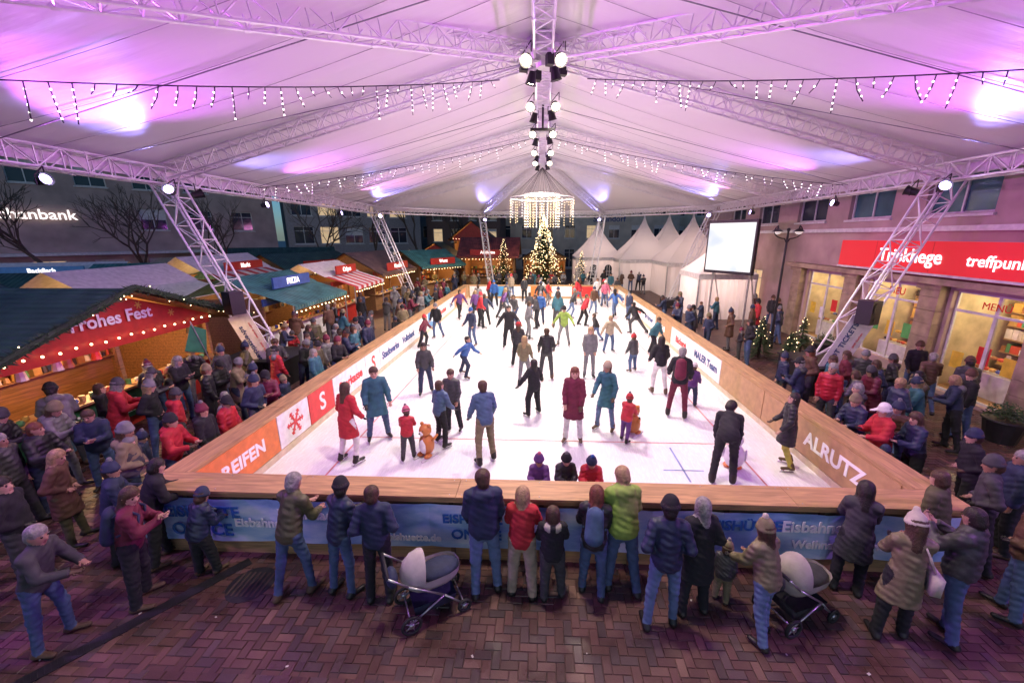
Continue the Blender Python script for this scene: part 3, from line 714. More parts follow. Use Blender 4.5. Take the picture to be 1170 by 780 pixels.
    return e,m
e,_=stall((-10.4,6.2),(-10.6,12.0),3.4,green_roof,'front',"Frohes Fest",2.35,1.15,redst,redst,150,.75,True)
text("GLÜHWEIN",(1.9,-.32,.62),.42,whitet,e,bold=.01);m=MB();m.b2((.4,-.31,.36),(3.4,-.003,.9),mat("sign_green",(.02,.12,.05),.5))
for k,(x_,z_) in enumerate(((1.3,2.62),(4.5,2.62),(2.2,2.98),(3.6,2.98),(2.9,3.25))):
    for a in range(3): m.box((x_,-.09-.002*a,z_),(.2,.006,.03),mat("gable_gold",(.6,.4,.1),.4,.5),Matrix.Rotation(a*math.pi/3,3,'Y'))
m.done("counter_sign",e)
m=MB();m.b2((-1.6,-.5,.3),(-.75,-.44,2.0),blackm);m.b2((-1.66,-.51,.24),(-.69,-.503,.3),tan_wood)
m.done("menu_board",e)
for k in range(9): text("Punsch  3,50" if k%2 else "Kakao  2,80",(-1.17,-.515,1.8-k*.16),.12,mat("green_glow_lettering",(.2,.7,.25),.6,0,(.2,1,.3),.5,var=0,bump=0),e)  # menu lettering given its own green glow, though it is no lamp
m=MB();m.add([(3.7,-.95,1.7),(4.4,-.95,1.45),(4.55,-.95,2.1),(4.05,-.95,2.35)],[(0,1,2,3)],mat("pennant_green",(.02,.15,.08),.7));m.tube((4.55,-.96,.9),(4.05,-.96,2.45),.02,.02,6,steel);m.done("pennant",e)
stall((-10.9,15.0),(-11.0,19.5),3,teal_roof,'awning',"PIZZA",2.3,.8,white,mat("sign_blue",(.05,.12,.35),.5),60)
stall((-10.9,20.3),(-11.,24.3),3,canvasw,'striped',"Crêpes",2.4,.9,redst,redst,60)
stall((-10.7,25.2),(-10.4,30.),3,brown_roof,'side',"Mandeln",2.5,1.2,tan_wood,redst,80)
stall((-9.6,31.5),(-7.6,35.),3,teal_roof,'side',"Wurst",2.5,1.1,tan_wood,redst,80)
stall((-15.5,13.2),(-15.8,18.),3,canvasw,'awning',None,2.5,1.0,tan_wood,None,70)
stall((-16.5,19.5),(-17,25.),3,canvasw,'striped',"Markt",2.6,1.1,tan_wood,None,70)
stall((-17.5,27),(-16,33),3,green_roof,'side',"Kerzen",2.5,1.,tan_wood,None,70)
stall((-22,14.5),(-18.5,15.5),3,green_roof,'side',None,2.3,.9,tan_wood,None,80)
stall((-24,20.5),(-19.,22.5),3,teal_roof,'side',None,2.3,.9,redst,None,80)
stall((-31,20.5),(-25.,22.5),3,canvasw,'awning',"Backfisch",2.3,.9,white,bluep,80)
stall((-24,30),(-18.,34),3,green_roof,'side',None,2.5,1.3,tan_wood,None,80)
stall((-7.3,38),(-2.6,38),3.5,red_roof,'side',"Almhütte",3.0,1.6,tan_wood,redst,120)
stall((-1.8,40.5),(2.4,40.5),3.2,tan_wood,'front',"Hüttenzauber",2.6,1.3,tan_wood,None,110)
stall((-12.5,40),(-8.5,40),3.2,green_roof,'front',None,2.7,1.4,redst,redst,90)
stall((-9.5,44),(-5.5,44),3.2,brown_roof,'front',None,4.5,1.8,tan_wood,redst,90)
stall((-14.6,6.0),(-14.8,10.6),3,green_roof,'side',None,2.5,1.1,tan_wood,None,60)

# pagoda tents
pv,nt,b=nodes_of("pagoda_pvc");b.inputs["Base Color"].default_value=(.8,.78,.76,1);b.inputs["Roughness"].default_value=.5
tr=nt.nodes.new("ShaderNodeBsdfTranslucent");tr.inputs[0].default_value=(.8,.75,.72,1);mx=nt.nodes.new("ShaderNodeMixShader");mx.inputs[0].default_value=.35
nt.links.new(b.outputs[0],mx.inputs[1]);nt.links.new(tr.outputs[0],mx.inputs[2]);nt.links.new(mx.outputs[0],nt.nodes["Material Output"].inputs[0])
def pagoda(x,y,s,hw,hp,win=False,glowp=260):
    e=empty("pagoda_tent",Matrix.Translation((x,y,0)));m=MB();h=s/2
    for i in range(4):
        a=[(-h,-h),(h,-h),(h,h),(-h,h)][i];b_=[(h,-h),(h,h),(-h,h),(-h,-h)][i]
        n=16
        for k in range(n):
            def wp(k_):
                q=k_/n;p=[a[j]+(b_[j]-a[j])*q for j in(0,1)];o=.05*math.sin(k_*math.pi/2)**2 if 0<k_<n else 0
                nx,ny=(b_[1]-a[1])/s,-(b_[0]-a[0])/s;return (p[0]-nx*o,p[1]-ny*o)
            p=wp(k);q=wp(k+1)
            m.quad((p[0],p[1],0),(q[0],q[1],0),(q[0],q[1],hw),(p[0],p[1],hw),pv)
        m.tube((a[0],a[1],0),(a[0],a[1],hw),.05,.05,6,steel)
        m.quad((a[0]*1.03,a[1]*1.03,hw-.28),(b_[0]*1.03,b_[1]*1.03,hw-.28),(b_[0]*1.03,b_[1]*1.03,hw+.03),(a[0]*1.03,a[1]*1.03,hw+.03),canvasw)
        K=10
        for k in range(K):
            t0,t1=k/K,(k+1)/K;f=lambda t:(1-t)**1.7*.97+.03*(1-t)+.012
            z=lambda t:hw+(hp-hw)*t
            m.quad((a[0]*1.03*f(t0),a[1]*1.03*f(t0),z(t0)),(b_[0]*1.03*f(t0),b_[1]*1.03*f(t0),z(t0)),(b_[0]*1.03*f(t1),b_[1]*1.03*f(t1),z(t1)),(a[0]*1.03*f(t1),a[1]*1.03*f(t1),z(t1)),pv)
    m.tube((0,0,hp-.05),(0,0,hp+.25),.03,.02,6,steel)
    if win:
        for xx in(-.9,.5):
            pts=[(xx,-h-.02,.8),(xx+.7,-h-.02,.8)]+[(xx+.35+.35*math.cos(t),-h-.02,1.7+.35*math.sin(t)) for t in np.linspace(0,math.pi,9)]
            m.add(pts,[tuple(range(len(pts)))],glassd)
            for dx in(.23,.46): m.b2((xx+dx-.015,-h-.04,.8),(xx+dx+.015,-h-.022,1.95),white)
            for dz in(1.1,1.4): m.b2((xx,-h-.041,dz),(xx+.7,-h-.0225,dz+.025),white)
    m.done("canopy",e)
    lm=lamp('POINT',"tent_lamp",(0,0,0),glowp,(1,.72,.66),radius=.3);lm.parent=e;lm.location=(0,0,hw-.4)
pagoda(14.2,29.5,4.2,2.6,5.6);pagoda(12.2,34,5,2.7,6.5);pagoda(9.4,38.5,5,2.7,6.6);pagoda(5.6,41.5,4.5,2.7,6.4,True);pagoda(13.,43,5,2.7,7.);pagoda(16.5,40,5,2.7,6.5)
pagoda(10.6,24.8,3.2,2.6,4.9)
# video screen
m=MB();scr,nt,b=nodes_of("screen_picture");N=nt.nodes;L=nt.links
tc=N.new("ShaderNodeTexCoord");no=N.new("ShaderNodeTexNoise");no.inputs["Scale"].default_value=.8;no.inputs["Detail"].default_value=1;L.new(tc.outputs["Object"],no.inputs["Vector"])
rp=N.new("ShaderNodeValToRGB");e_=rp.color_ramp.elements;e_[0].position=.35;e_[0].color=(.7,.78,.9,1);e_[1].position=.5;e_[1].color=(1,1,1,1);L.new(no.outputs["Fac"],rp.inputs[0]);L.new(rp.outputs[0],b.inputs["Emission Color"]);b.inputs["Emission Strength"].default_value=1.05;b.inputs["Base Color"].default_value=(.02,.02,.02,1)
se=empty("video_screen",Matrix.Translation((9.75,21.5,4.15))@Matrix.Rotation(rad(-55),4,'Z'))
m.box((0,0,0),(2.6,.25,2.7),blackm);m.done("cabinet",se);m=MB();m.quad((-1.22,-.13,-1.2),(1.22,-.13,-1.2),(1.22,-.13,1.2),(-1.22,-.13,1.2),scr);m.done("display",se)
m=MB()
for x in(-1,1): m.tube((x,.3,-4.15),(x,.3,1.2),.05,.05,6,steel);m.tube((x,.3,0),(x,.12,0),.04,.04,6,steel);m.tube((x,.3,-1.),(x,1.6,-4.15),.03,.03,6,steel)
m.done("stand",se)
def street_lamp(x,y,h=4.6):
    m=MB();m.tube((x,y,0),(x,y,.5),.13,.09,10,blackm);m.tube((x,y,.5),(x,y,.56),.12,.12,10,blackm);m.tube((x,y,.56),(x,y,h),.055,.04,8,blackm);m.ball((x,y,h+.05),.07,blackm)
    for s_ in(-1,1):
        P=[V3((x,y,h-.5))]+[V3((x+s_*(.1+.45*math.sin(t)),y,h-.3+.3*(1-math.cos(t)))) for t in np.linspace(0,math.pi*.75,8)]
        m.path(P,.022,6,blackm);e=P[-1];m.tube(e,e-V3((0,0,.12)),.02,.04,6,blackm);m.tube(e-V3((0,0,.12)),e-V3((0,0,.24)),.06,.22,12,blackm)
        m.ball(e-V3((0,0,.24)),.14,mat("opal_glass",(.7,.7,.65),.3,0,(1,.9,.8),.5,var=0,bump=0),10,5,(1,1,.8))
    m.done("street_lamp")
street_lamp(9.9,17.0,4.9);street_lamp(12.,25,4.8)
def planter(x,y):
    m=MB();m.tube((x,y,0),(x,y,.55),.28,.38,14,dk);m.ring((x,y,.55),.38,.03,(0,0,1),dk,18,6);m.tube((x,y,.5),(x,y,.53),.34,.34,14,joint)
    for i in range(420):
        d_=V3((R.gauss(0,1),R.gauss(0,1),abs(R.gauss(0,1)))).normalized();c=V3((x,y,.6))+d_*R.uniform(.1,.38);q=V3((R.gauss(0,1),R.gauss(0,1),R.gauss(0,1))).normalized()
        w_=q.orthogonal().normalized()*.02;m.add([c-w_,c+w_,c+q*.09],[(0,1,2)],R.choice(leafm))
    m.done("shrub_planter")
planter(10.9,9.0);planter(11.4,15.9)
def fir(x,y,h,r,name="lit_fir_tree",dens=260,every=9,br=.02):
    m=MB();m.tube((x,y,0),(x,y,h),.06,.01,8,wood("bark",(.1,.07,.05),'Z'))
    for i in range(int(dens*h)):
        t_=R.random()**.8;z=.15+t_*(h-.15);rr=r*(1-t_)*R.uniform(.55,1.1)+.03;a=R.uniform(0,6.283)
        c=V3((x,y,z));e=V3((x+rr*math.cos(a),y+rr*math.sin(a),z-.12*rr))
        q=V3((-math.sin(a),math.cos(a),0))*.05
        m.add([c.lerp(e,.3)-q,c.lerp(e,.3)+q,e+q*.3,e-q*.3],[(0,1,2,3)],R.choice(leafm))
        if i%every==0: m.ball(e,br,bulbm,5,3)
    m.done(name)
fir(8.7,15.6,1.7,.7,every=16,br=.014);fir(9.3,14.7,1.3,.6,every=16,br=.014);fir(-3.4,36.6,4.5,1.4);fir(3.6,36.6,3.4,1.2);fir(-11.8,36,3.5,1.2);fir(10.8,16.4,1.5,.65,every=16,br=.014)
fir(.2,37.2,6.6,2.1,"christmas_tree",700,7,.03)
bark=wood("bark",(.1,.07,.05),'Z',.9)
def bare_tree(x,y,h,seed,lean=0,depth=6,spread=.5):
    rr=random.Random(seed);m=MB()
    def grow(p,d,l,r,k):
        if k==0:return
        n=3 if k>3 else 2;q=p
        for i in range(n):
            d2=(d+V3((rr.gauss(0,.10),rr.gauss(0,.10),rr.gauss(.04,.06)))).normalized();e=q+d2*(l/n);m.tube(q,e,r*(1-.12*i),r*(1-.12*(i+1)),5 if k<4 else 8,bark,False);q=e;d=d2
            if i>0 and k<depth and rr.random()<.7:
                sd=d.orthogonal().normalized();sd.rotate(Matrix.Rotation(rr.uniform(0,6.28),3,d));grow(q,(d*.6+sd*spread*1.3).normalized(),l*.55,r*.4,k-2 if k>2 else 0)
        for b_ in range(rr.choice((2,3,3))):
            sd=d.orthogonal().normalized();sd.rotate(Matrix.Rotation(rr.uniform(0,6.28),3,d))
            grow(q,(d+sd*rr.uniform(.5,1.1)*spread*1.6+V3((0,0,.15))).normalized(),l*rr.uniform(.62,.82),r*.62,k-1)
    grow(V3((x,y,0)),V3((lean,0,1)).normalized(),h*.34,h*.018,depth)
    m.done("bare_tree")
bare_tree(-33,25.5,8.2,1);bare_tree(-28.,27,7.6,2);bare_tree(-24,29,7,3);bare_tree(-20,36,8,4);bare_tree(-13,45,11,5);bare_tree(-8.5,47,12,6);bare_tree(-10.8,48.5,12,8);bare_tree(-17.5,42,10,9)

# ------------------------------------------------------------ people
def surfnet(V,org,h):
    S=V<0;nx,ny,nz=V.shape
    c=np.zeros((nx-1,ny-1,nz-1),np.int8)
    for a in(0,1):
        for b in(0,1):
            for d in(0,1): c+=S[a:nx-1+a,b:ny-1+b,d:nz-1+d]
    ii,jj,kk=np.nonzero((c>0)&(c<8));n=len(ii);idx=-np.ones(c.shape,np.int32);idx[ii,jj,kk]=np.arange(n)
    pos=np.zeros((n,3));cnt=np.zeros(n)
    cor=[(a,b,d) for a in(0,1) for b in(0,1) for d in(0,1)]
    for o1 in cor:
        for ax in range(3):
            if o1[ax]: continue
            o2=list(o1);o2[ax]=1
            v1=V[ii+o1[0],jj+o1[1],kk+o1[2]];v2=V[ii+o2[0],jj+o2[1],kk+o2[2]]
            mk=(v1<0)!=(v2<0);t=np.where(mk,v1/np.where(mk,v1-v2,1),0)
            for q in range(3): pos[:,q]+=np.where(mk,o1[q]+(t if q==ax else 0),0)
            cnt+=mk
    pos/=cnt[:,None];pos[:,0]+=ii;pos[:,1]+=jj;pos[:,2]+=kk;pos=pos*h+org
    F=[]
    for ax in range(3):
        sl0=[slice(1,-1)]*3;sl1=[slice(1,-1)]*3
        sl0[ax]=slice(0,-1);sl1[ax]=slice(1,None)
        A=S[tuple(sl0)];B=S[tuple(sl1)];mk=A!=B;I=np.array(np.nonzero(mk))
        off=np.ones((3,1),int);off[ax]=0;I=I+off;inside=A[mk]
        b=(ax+1)%3;d=(ax+2)%3
        def cell(db,dd_):
            J=I.copy();J[b]-=db;J[d]-=dd_;return idx[J[0],J[1],J[2]]
        q=np.stack([cell(1,1),cell(0,1),cell(0,0),cell(1,0)],1)
        q[~inside]=q[~inside][:,::-1];F.append(q)
    return pos,np.concatenate(F)
CC=dict(black=(.016,.016,.02),navy=(.02,.03,.07),dgrey=(.05,.05,.055),grey=(.16,.16,.17),red=(.42,.02,.03),maroon=(.13,.012,.035),teal=(.03,.12,.16),blue=(.03,.10,.32),denim=(.06,.11,.2),green=(.24,.36,.07),olive=(.085,.08,.04),beige=(.33,.27,.19),white=(.65,.63,.62),purple=(.11,.04,.17),orange=(.7,.2,.03),pink=(.5,.12,.2),brown=(.1,.05,.03),yellow=(.42,.38,.07),khaki=(.19,.16,.09),jeans=(.06,.10,.2),ljeans=(.11,.17,.30),cream=(.5,.45,.38))
SK=[(.42,.24,.17),(.5,.3,.22),(.3,.17,.11)]
HR=dict(brown=(.06,.03,.015),dark=(.015,.01,.008),blonde=(.33,.22,.11),grey=(.24,.23,.22),auburn=(.14,.045,.02),bald=(.42,.24,.17))
skinm=[mat("skin_%d"%i,c,.5,var=.1,bump=.05) for i,c in enumerate(SK)]
hairm={k:mat("hair_"+k,c,.5,var=.4,scale=25,bump=.6,bscale=60) for k,c in HR.items()}
shoem=mat("shoe_black",(.015,.014,.013),.45);shoeb=mat("shoe_brown",(.1,.06,.035),.6);bladem=mat("skate_blade",(.7,.7,.72),.25,.9,var=0,bump=0);eyem=mat("eye_dark",(.02,.015,.01),.2,var=0,bump=0);lipm=mat("lips",(.35,.1,.09),.5,var=0,bump=0)
POSE=dict(
 stand=(3,(3,4,3),(-2,5,3),(5,9,15,-5),(5,9,20,-5),8),
 pockets=(2,(4,5,5),(-3,5,3),(-14,20,70,-38),(-14,20,72,-38),10),
 lean=(17,(-6,5,2),(6,6,12),(38,10,60,-28),(34,12,62,-25),15),
 board=(10,(-2,6,3),(2,5,6),(30,12,70,-30),(26,12,72,-32),12),
 phone=(3,(3,5,3),(-2,5,3),(42,10,95,-28),(42,10,95,-28),12),
 glide=(20,(24,5,34),(-12,9,16),(20,34,20,20),(-18,36,15,20),-8),
 skate=(9,(14,8,22),(6,9,18),(12,18,30,4),(16,16,35,0),0),
 push=(28,(40,4,52),(-26,20,12),(45,18,35,0),(-35,28,15,15),-14),
 bend=(68,(22,7,34),(8,7,24),(62,6,14,-4),(58,6,20,-4),-10),
 walk=(5,(24,2,8),(-18,2,22),(-20,8,20,0),(22,8,28,-5),4),
 pusher=(14,(8,5,10),(-8,5,10),(36,8,32,-6),(36,8,32,-6),10),
 wide=(8,(12,12,22),(10,10,20),(15,40,14,34),(15,36,18,28),0),
 hands=(6,(3,5,4),(-2,5,3),(30,6,80,-45),(30,6,80,-45),14),
)
NP=[0]
def person(name,X,Y,rot,h=1.72,pose='stand',j='black',p='jeans',hair='brown',hat=None,z=0.,sk=False,coat=False,hl=0,bag=None,hood=None,scarf=None,lod=1,puf=None,seed=None,headyaw=0,bracc=None):
    NP[0]+=1;rr=random.Random(seed if seed is not None else NP[0]*13+5)
    ln,LL,RL,LA,RA,hp=POSE[pose];jt=lambda v,s_=4:v+rr.gauss(0,s_)
    if rr.random()<.5: LL,RL=RL,LL
    ln=jt(ln,2.5);k=h/1.72;hs=1+max(0,1.68-h)*.42;gth=1+max(0,1.68-h)*.30;gth*=rr.uniform(.96,1.16);lf=1-max(0,1.6-h)*.16
    fem=hl>0;PR=[]
    def cone(a,b,ra,rb,lab,n=None,s_=1.,clip=None): PR.append((np.array(a,float),np.array(b,float),ra,rb,lab,None if n is None else np.array(n,float),s_,clip))
    u=V3((0,math.sin(rad(ln)),math.cos(rad(ln))));fw=V3((0,math.cos(rad(ln)),-math.sin(rad(ln))));x=V3((1,0,0))
    P=V3((0,0,0));J=0;PT=1;SKN=2;HRL=3;SH=4;HT=5;AC=6
    thl,shl=.43*lf,.43*lf;feet=[]
    knees=[]
    for sd,(f,ab,kn) in((-1,LL),(1,RL)):
        f=jt(f);kn=max(2,jt(kn));ab=max(1,jt(ab,1.5));hj=P+x*sd*.088
        td=V3((sd*math.sin(rad(ab)),math.sin(rad(f)),-math.cos(rad(f)))).normalized();kj=hj+td*thl
        sd2=V3((sd*math.sin(rad(ab))*.6,math.sin(rad(f-kn)),-math.cos(rad(f-kn)))).normalized();aj=kj+sd2*shl;knees.append(kj)
        fat=.01 if p in('black','dgrey','navy','khaki','beige') else 0
        cone(hj,kj,(.088+fat)*gth,(.062+fat)*gth,PT);cone(kj,aj+V3((0,0,.0)),(.063+fat)*gth,(.048+fat)*gth,PT)
        fy=V3((sd*.22,1,0)).normalized()
        hl_=aj+V3((0,-.035,-.045));to=aj+fy*.165+V3((0,0,-.052))
        cone(aj+V3((0,0,.05 if sk else .0)),hl_,.054 if sk else .045,.05,SH);cone(hl_,to,.046,.037,SH,(0,0,1),.8)
        feet.append((aj,fy))
    zmin=min(a.z for a,_ in feet)-.045-.046-(.055 if sk else 0)
    tw=.93 if fem else 1.
    cone(P-u*.01,P+u*.08,.15*gth,.145*gth,PT,fw,.75)
    cone(P+u*.02,P+u*.26,.172*gth*tw,.158*gth*tw,J,fw,.80,(P-u*.10,-u))
    cone(P+u*.26,P+u*.42,.165*gth*tw,.148*gth*tw,J,fw,.76)
    cone(P+u*.455-x*.115*tw,P+u*.455+x*.115*tw,.078,.078,J)
    if coat:
        md=(knees[0]+knees[1])*.5;dn=(md-P).normalized();cone(P,P+dn*.36,.17*gth,.215*gth,J,fw,.8,(P+dn*.36,dn))
    nb=P+u*.51;cone(nb-u*.04,nb+u*.02,.085,.072,AC if scarf else J)
    if hood: cone(nb-fw*.085-x*.06-u*.02,nb-fw*.085+x*.06-u*.02,.07,.07,J if hood==1 else AC);cone(nb-fw*.10-u*.02,nb-fw*.10-u*.10,.07,.05,J)
    hpit=rad(jt(hp,5)+ln*.35);hy=rad(headyaw+rr.gauss(0,16))
    hd=V3((0,math.sin(min(hpit,rad(55))),math.cos(min(hpit,rad(55)))))if pose!='bend' else V3((0,math.sin(rad(50)),math.cos(rad(50))))
    hf=V3((0,hd.z,-hd.y));hf.rotate(Matrix.Rotation(hy,3,'Z'));hd2=hd.copy();hd2.rotate(Matrix.Rotation(hy,3,'Z'))
    hx=hf.cross(hd2).normalized();hc=nb+hd*(.15*(.4+.6*hs))
    q=hs
    cone(nb,hc-hd*.03,.052,.052,SKN)
    cone(hc-hf*.012*q+hd2*.03*q,hc+hf*.02*q-hd2*.03*q,.086*q,.068*q,SKN);cone(hc+hf*.02*q-hd2*.03*q,hc+hf*.038*q-hd2*.075*q,.062*q,.04*q,SKN)
    cone(hc+hf*.086*q+hd2*.005*q,hc+hf*.100*q-hd2*.022*q,.009*q,.014*q,SKN)
    for sd in(-1,1): cone(hc+hx*sd*.08*q+hd2*.01*q,hc+hx*sd*.082*q-hd2*.02*q,.016*q,.012*q,SKN)
    if hair!='bald' : 
        cone(hc-hf*.022*q+hd2*.042*q,hc-hf*.045*q-hd2*.03*q,.093*q,.078*q,HRL)
        if hl: cone(hc-hf*.05*q,nb-fw*.07-u*(.02+.1*hl),.085*q,.06*q,HRL,hf,.8);[cone(hc+hx*sd*.06*q-hf*.01*q,hc+hx*sd*.075*q-hd2*.11*q,.04*q,.03*q,HRL) for sd in(-1,1)]
    if hat:
        cone(hc-hf*.014*q+hd2*.055*q,hc-hf*.02*q+hd2*.085*q,.100*q,.088*q,HT);cone(hc-hf*.014*q+hd2*.035*q,hc-hf*.014*q+hd2*.036*q,.108*q,.108*q,HT,hd2,.32)
        if hat.endswith('+'): cone(hc+hd2*.19*q-hf*.02,hc+hd2*.191*q-hf*.02,.035*q,.035*q,AC)
        if hat.endswith('^'): cone(hc+hf*.06*q+hd2*.05*q,hc+hf*.15*q+hd2*.035*q,.07*q,.055*q,HT,hd2,.2)
    if bag=='back': cone(P+u*.42-fw*.17,P+u*.14-fw*.19,.12,.135,AC,fw,.65)
    hands=[]
    for sd,(f,ab,el,inn) in((-1,LA),(1,RA)):
        f=jt(f);el=max(4,jt(el));s0=P+u*.455+x*sd*.16*tw
        d1=((-u*math.cos(rad(f))+fw*math.sin(rad(f)))*math.cos(rad(ab))+x*sd*math.sin(rad(ab))).normalized();e0=s0+d1*.275
        d2=((-u*math.cos(rad(f+el))+fw*math.sin(rad(f+el)))*math.cos(rad(inn))+x*sd*math.sin(rad(inn))).normalized();w0=e0+d2*.24
        cone(s0,e0,.073*gth,.061*gth,J);cone(e0,w0,.062*gth,.048*gth,J,clip=(w0,d2))
        pn=(d2.cross(x)).normalized() if abs(d2.x)<.8 else V3((0,0,1))
        glove=rr.random()<.35 or h<1.35
        hlab=SH if glove else SKN
        pe=w0+d2*.085;cone(w0-d2*.02,pe,.032,.036,hlab,pn,.55);hands.append((w0,pe,d2,pn,sd,hlab,e0))
    vox={0:.0145,1:.019,2:.028}[lod]
    A=np.array([q[0] for q in PR]+[q[1] for q in PR]);rm=max(max(q[2],q[3]) for q in PR)
    lo=A.min(0)-rm-.06;hi=A.max(0)+rm+.06;dims=np.ceil((hi-lo)/vox).astype(int)+1
    V=np.ones(tuple(dims),np.float32);ax=[lo[i]+vox*np.arange(dims[i]) for i in range(3)];kk=.028
    def dist(px,py,pz,pr):
        a,b,ra,rb,_,n,s_,clip=pr;ab=b-a;l2=max(ab@ab,1e-9)
        dx=px-a[0];dy=py-a[1];dz=pz-a[2];t=np.clip((dx*ab[0]+dy*ab[1]+dz*ab[2])/l2,0,1)
        dx=dx-t*ab[0];dy=dy-t*ab[1];dz=dz-t*ab[2]
        if n is not None:
            g_=(dx*n[0]+dy*n[1]+dz*n[2])*(1/s_-1);dx=dx+g_*n[0];dy=dy+g_*n[1];dz=dz+g_*n[2]
        d=np.sqrt(dx*dx+dy*dy+dz*dz)-(ra+(rb-ra)*t)
        if clip is not None:
            c,nn=clip;d=np.maximum(d,(px-c[0])*nn[0]+(py-c[1])*nn[1]+(pz-c[2])*nn[2])
        return d
    for pr in PR:
        mr_=max(pr[2],pr[3])+.05;l=np.minimum(pr[0],pr[1])-mr_;hh=np.maximum(pr[0],pr[1])+mr_
        i0=np.maximum(((l-lo)/vox).astype(int),0);i1=np.minimum(((hh-lo)/vox).astype(int)+2,dims)
        sl=tuple(slice(a,b) for a,b in zip(i0,i1));px,py,pz=np.meshgrid(ax[0][sl[0]],ax[1][sl[1]],ax[2][sl[2]],indexing='ij',sparse=True)
        d=dist(px,py,pz,pr)
        if pr[4] in(0,1) and lod<2:  # cloth folds
            d=d+.0045*np.sin(px*41+pz*23+NP[0])*np.sin(pz*37-py*19+1.7*NP[0])+.003*np.sin(pz*71+px*33+py*27)
        v=V[sl];kx=kk if pr[2]>.03 else .008;hh_=np.clip(.5+.5*(v-d)/kx,0,1);V[sl]=v*(1-hh_)+d*hh_-kx*hh_*(1-hh_)
    pos,F=surfnet(V,lo,vox)
    fc=pos[F].mean(1);D=np.stack([dist(fc[:,0],fc[:,1],fc[:,2],pr) for pr in PR],1);lab=np.array([q[4] for q in PR])[D.argmin(1)]
    ex=MB();LM=[object() for _ in range(10)];ex.mats=LM
    for w0,pe,d2,pn,sd,hlab,e0 in hands:
        up2=d2.cross(pn).normalized();curl=pn
        for i in range(4):
            off=up2*((i-1.5)*.018);ll=[.030,.036,.033,.024][i];bd=(d2+curl*(-.35)).normalized();b0=pe+off-d2*.005;b1=b0+bd*ll;b2=b1+(bd+curl*-.8).normalized()*ll*.8
            rf=.0095 if hlab==2 else .012
            ex.tube(b0,b1,rf,rf*.9,5,LM[hlab]);ex.tube(b1,b2,rf*.9,rf*.7,5,LM[hlab])
        tb=w0+d2*.03+up2*-.028*1;te=tb+(d2*.6+up2*-.8).normalized()*.035;ex.tube(tb,te,.011,.01,5,LM[hlab]);ex.tube(te,te+d2*.028,.01,.008,5,LM[hlab])
    for sd in(-1,1):
        ex.ball(hc+hf*.073*q+hx*sd*.031*q+hd2*.008*q,.0125*q,LM[8],6,4);
        ex.box(hc+hf*.083*q+hx*sd*.031*q+hd2*.030*q,(.03*q,.008,.006*q),LM[3],Matrix((hx,hf,hd2)).transposed())
    ex.box(hc+hf*.080*q-hd2*.058*q,(.042*q,.012*q,.010*q),LM[9],Matrix((hx,hf,hd2)).transposed())
    if sk:
        for aj,fy in feet:
            c=aj+fy*.06+V3((0,0,-.092-.028));Mr=Matrix.Rotation(math.atan2(-fy.x,fy.y),3,'Z')
            ex.box(c+V3((0,0,-.012)),(.006,.29,.03),LM[7],Mr);ex.box(c+fy*.09+V3((0,0,.02)),(.03,.05,.04),LM[7],Mr);ex.box(c-fy*.08+V3((0,0,.02)),(.03,.05,.04),LM[7],Mr)
    if bag=='shoulder':
        c=P+x*.24+u*.02;ex.box(c,(.1,.3,.24),LM[6]);
        ex.path([c+V3((0,0,.12)),P+u*.47+x*.12+fw*.12,P+u*.52+x*.07,P+u*.4+x*.1-fw*.16,c+V3((0,-.05,.12))],.012,5,LM[6])
    if bag=='back':
        for sd in(-1,1): ex.path([P+u*.44+x*sd*.1-fw*.12,P+u*.53+x*sd*.1,P+u*.44+x*sd*.11+fw*.13,P+u*.28+x*sd*.13+fw*.12,P+u*.2+x*sd*.15-fw*.08],.016,5,LM[6])
    if pose=='phone':
        c=(hands[0][1]+hands[1][1])/2+V3((0,.02,.03));ex.box(c,(.15,.012,.075),LM[4])
    nv=len(pos);allv=np.concatenate([pos,np.array([tuple(v) for v in ex.v])]) if ex.v else pos
    allv=allv-np.array([0,0,zmin]);allv=allv*k
    nf=len(F)
    me=bpy.data.meshes.new(name)
    lt=[4]*nf+[len(f) for f in ex.f];vi=np.concatenate([F.ravel(),np.array([nv+i for f in ex.f for i in f],dtype=np.int64)])
    me.vertices.add(len(allv));me.vertices.foreach_set("co",allv.astype(np.float32).ravel())
    me.loops.add(len(vi));me.loops.foreach_set("vertex_index",vi.astype(np.int32))
    me.polygons.add(len(lt));ls=np.concatenate([[0],np.cumsum(lt)[:-1]]).astype(np.int32);me.polygons.foreach_set("loop_start",ls)
    try: me.polygons.foreach_set("loop_total",np.array(lt,np.int32))
    except: pass
    pf=puf if puf is not None else rr.random()<.4
    hcol=(hat or 'black').rstrip('+^')
    for mm in(cloth(j,CC[j],pf),cloth(p,CC[p]),rr.choice(skinm),hairm[hair],shoem if rr.random()<.7 else shoeb,cloth(hcol,CC[hcol],False,.9),cloth(scarf or bracc or 'grey',CC[scarf or bracc or 'grey']),bladem,eyem,lipm): me.materials.append(mm)
    me.polygons.foreach_set("material_index",np.concatenate([lab,np.array(ex.m)]).astype(np.int32))
    me.update(calc_edges=True);me.validate()
    me.polygons.foreach_set("use_smooth",np.ones(len(me.polygons),bool))
    o=bpy.data.objects.new(name,me);COL.objects.link(o);o.location=(X,Y,z);o.rotation_euler=(0,0,rad(rot));return o
ZP=.012
def S(X,Y,rot,h,pose,j,p,**k):
    k.setdefault('lod',0 if Y<9 else (1 if Y<17 else 2))
    nm="child_skater" if h<1.4 else "skater"
    return person(nm,X,Y,rot,h,pose,j,p,z=.152,sk=True,**k)
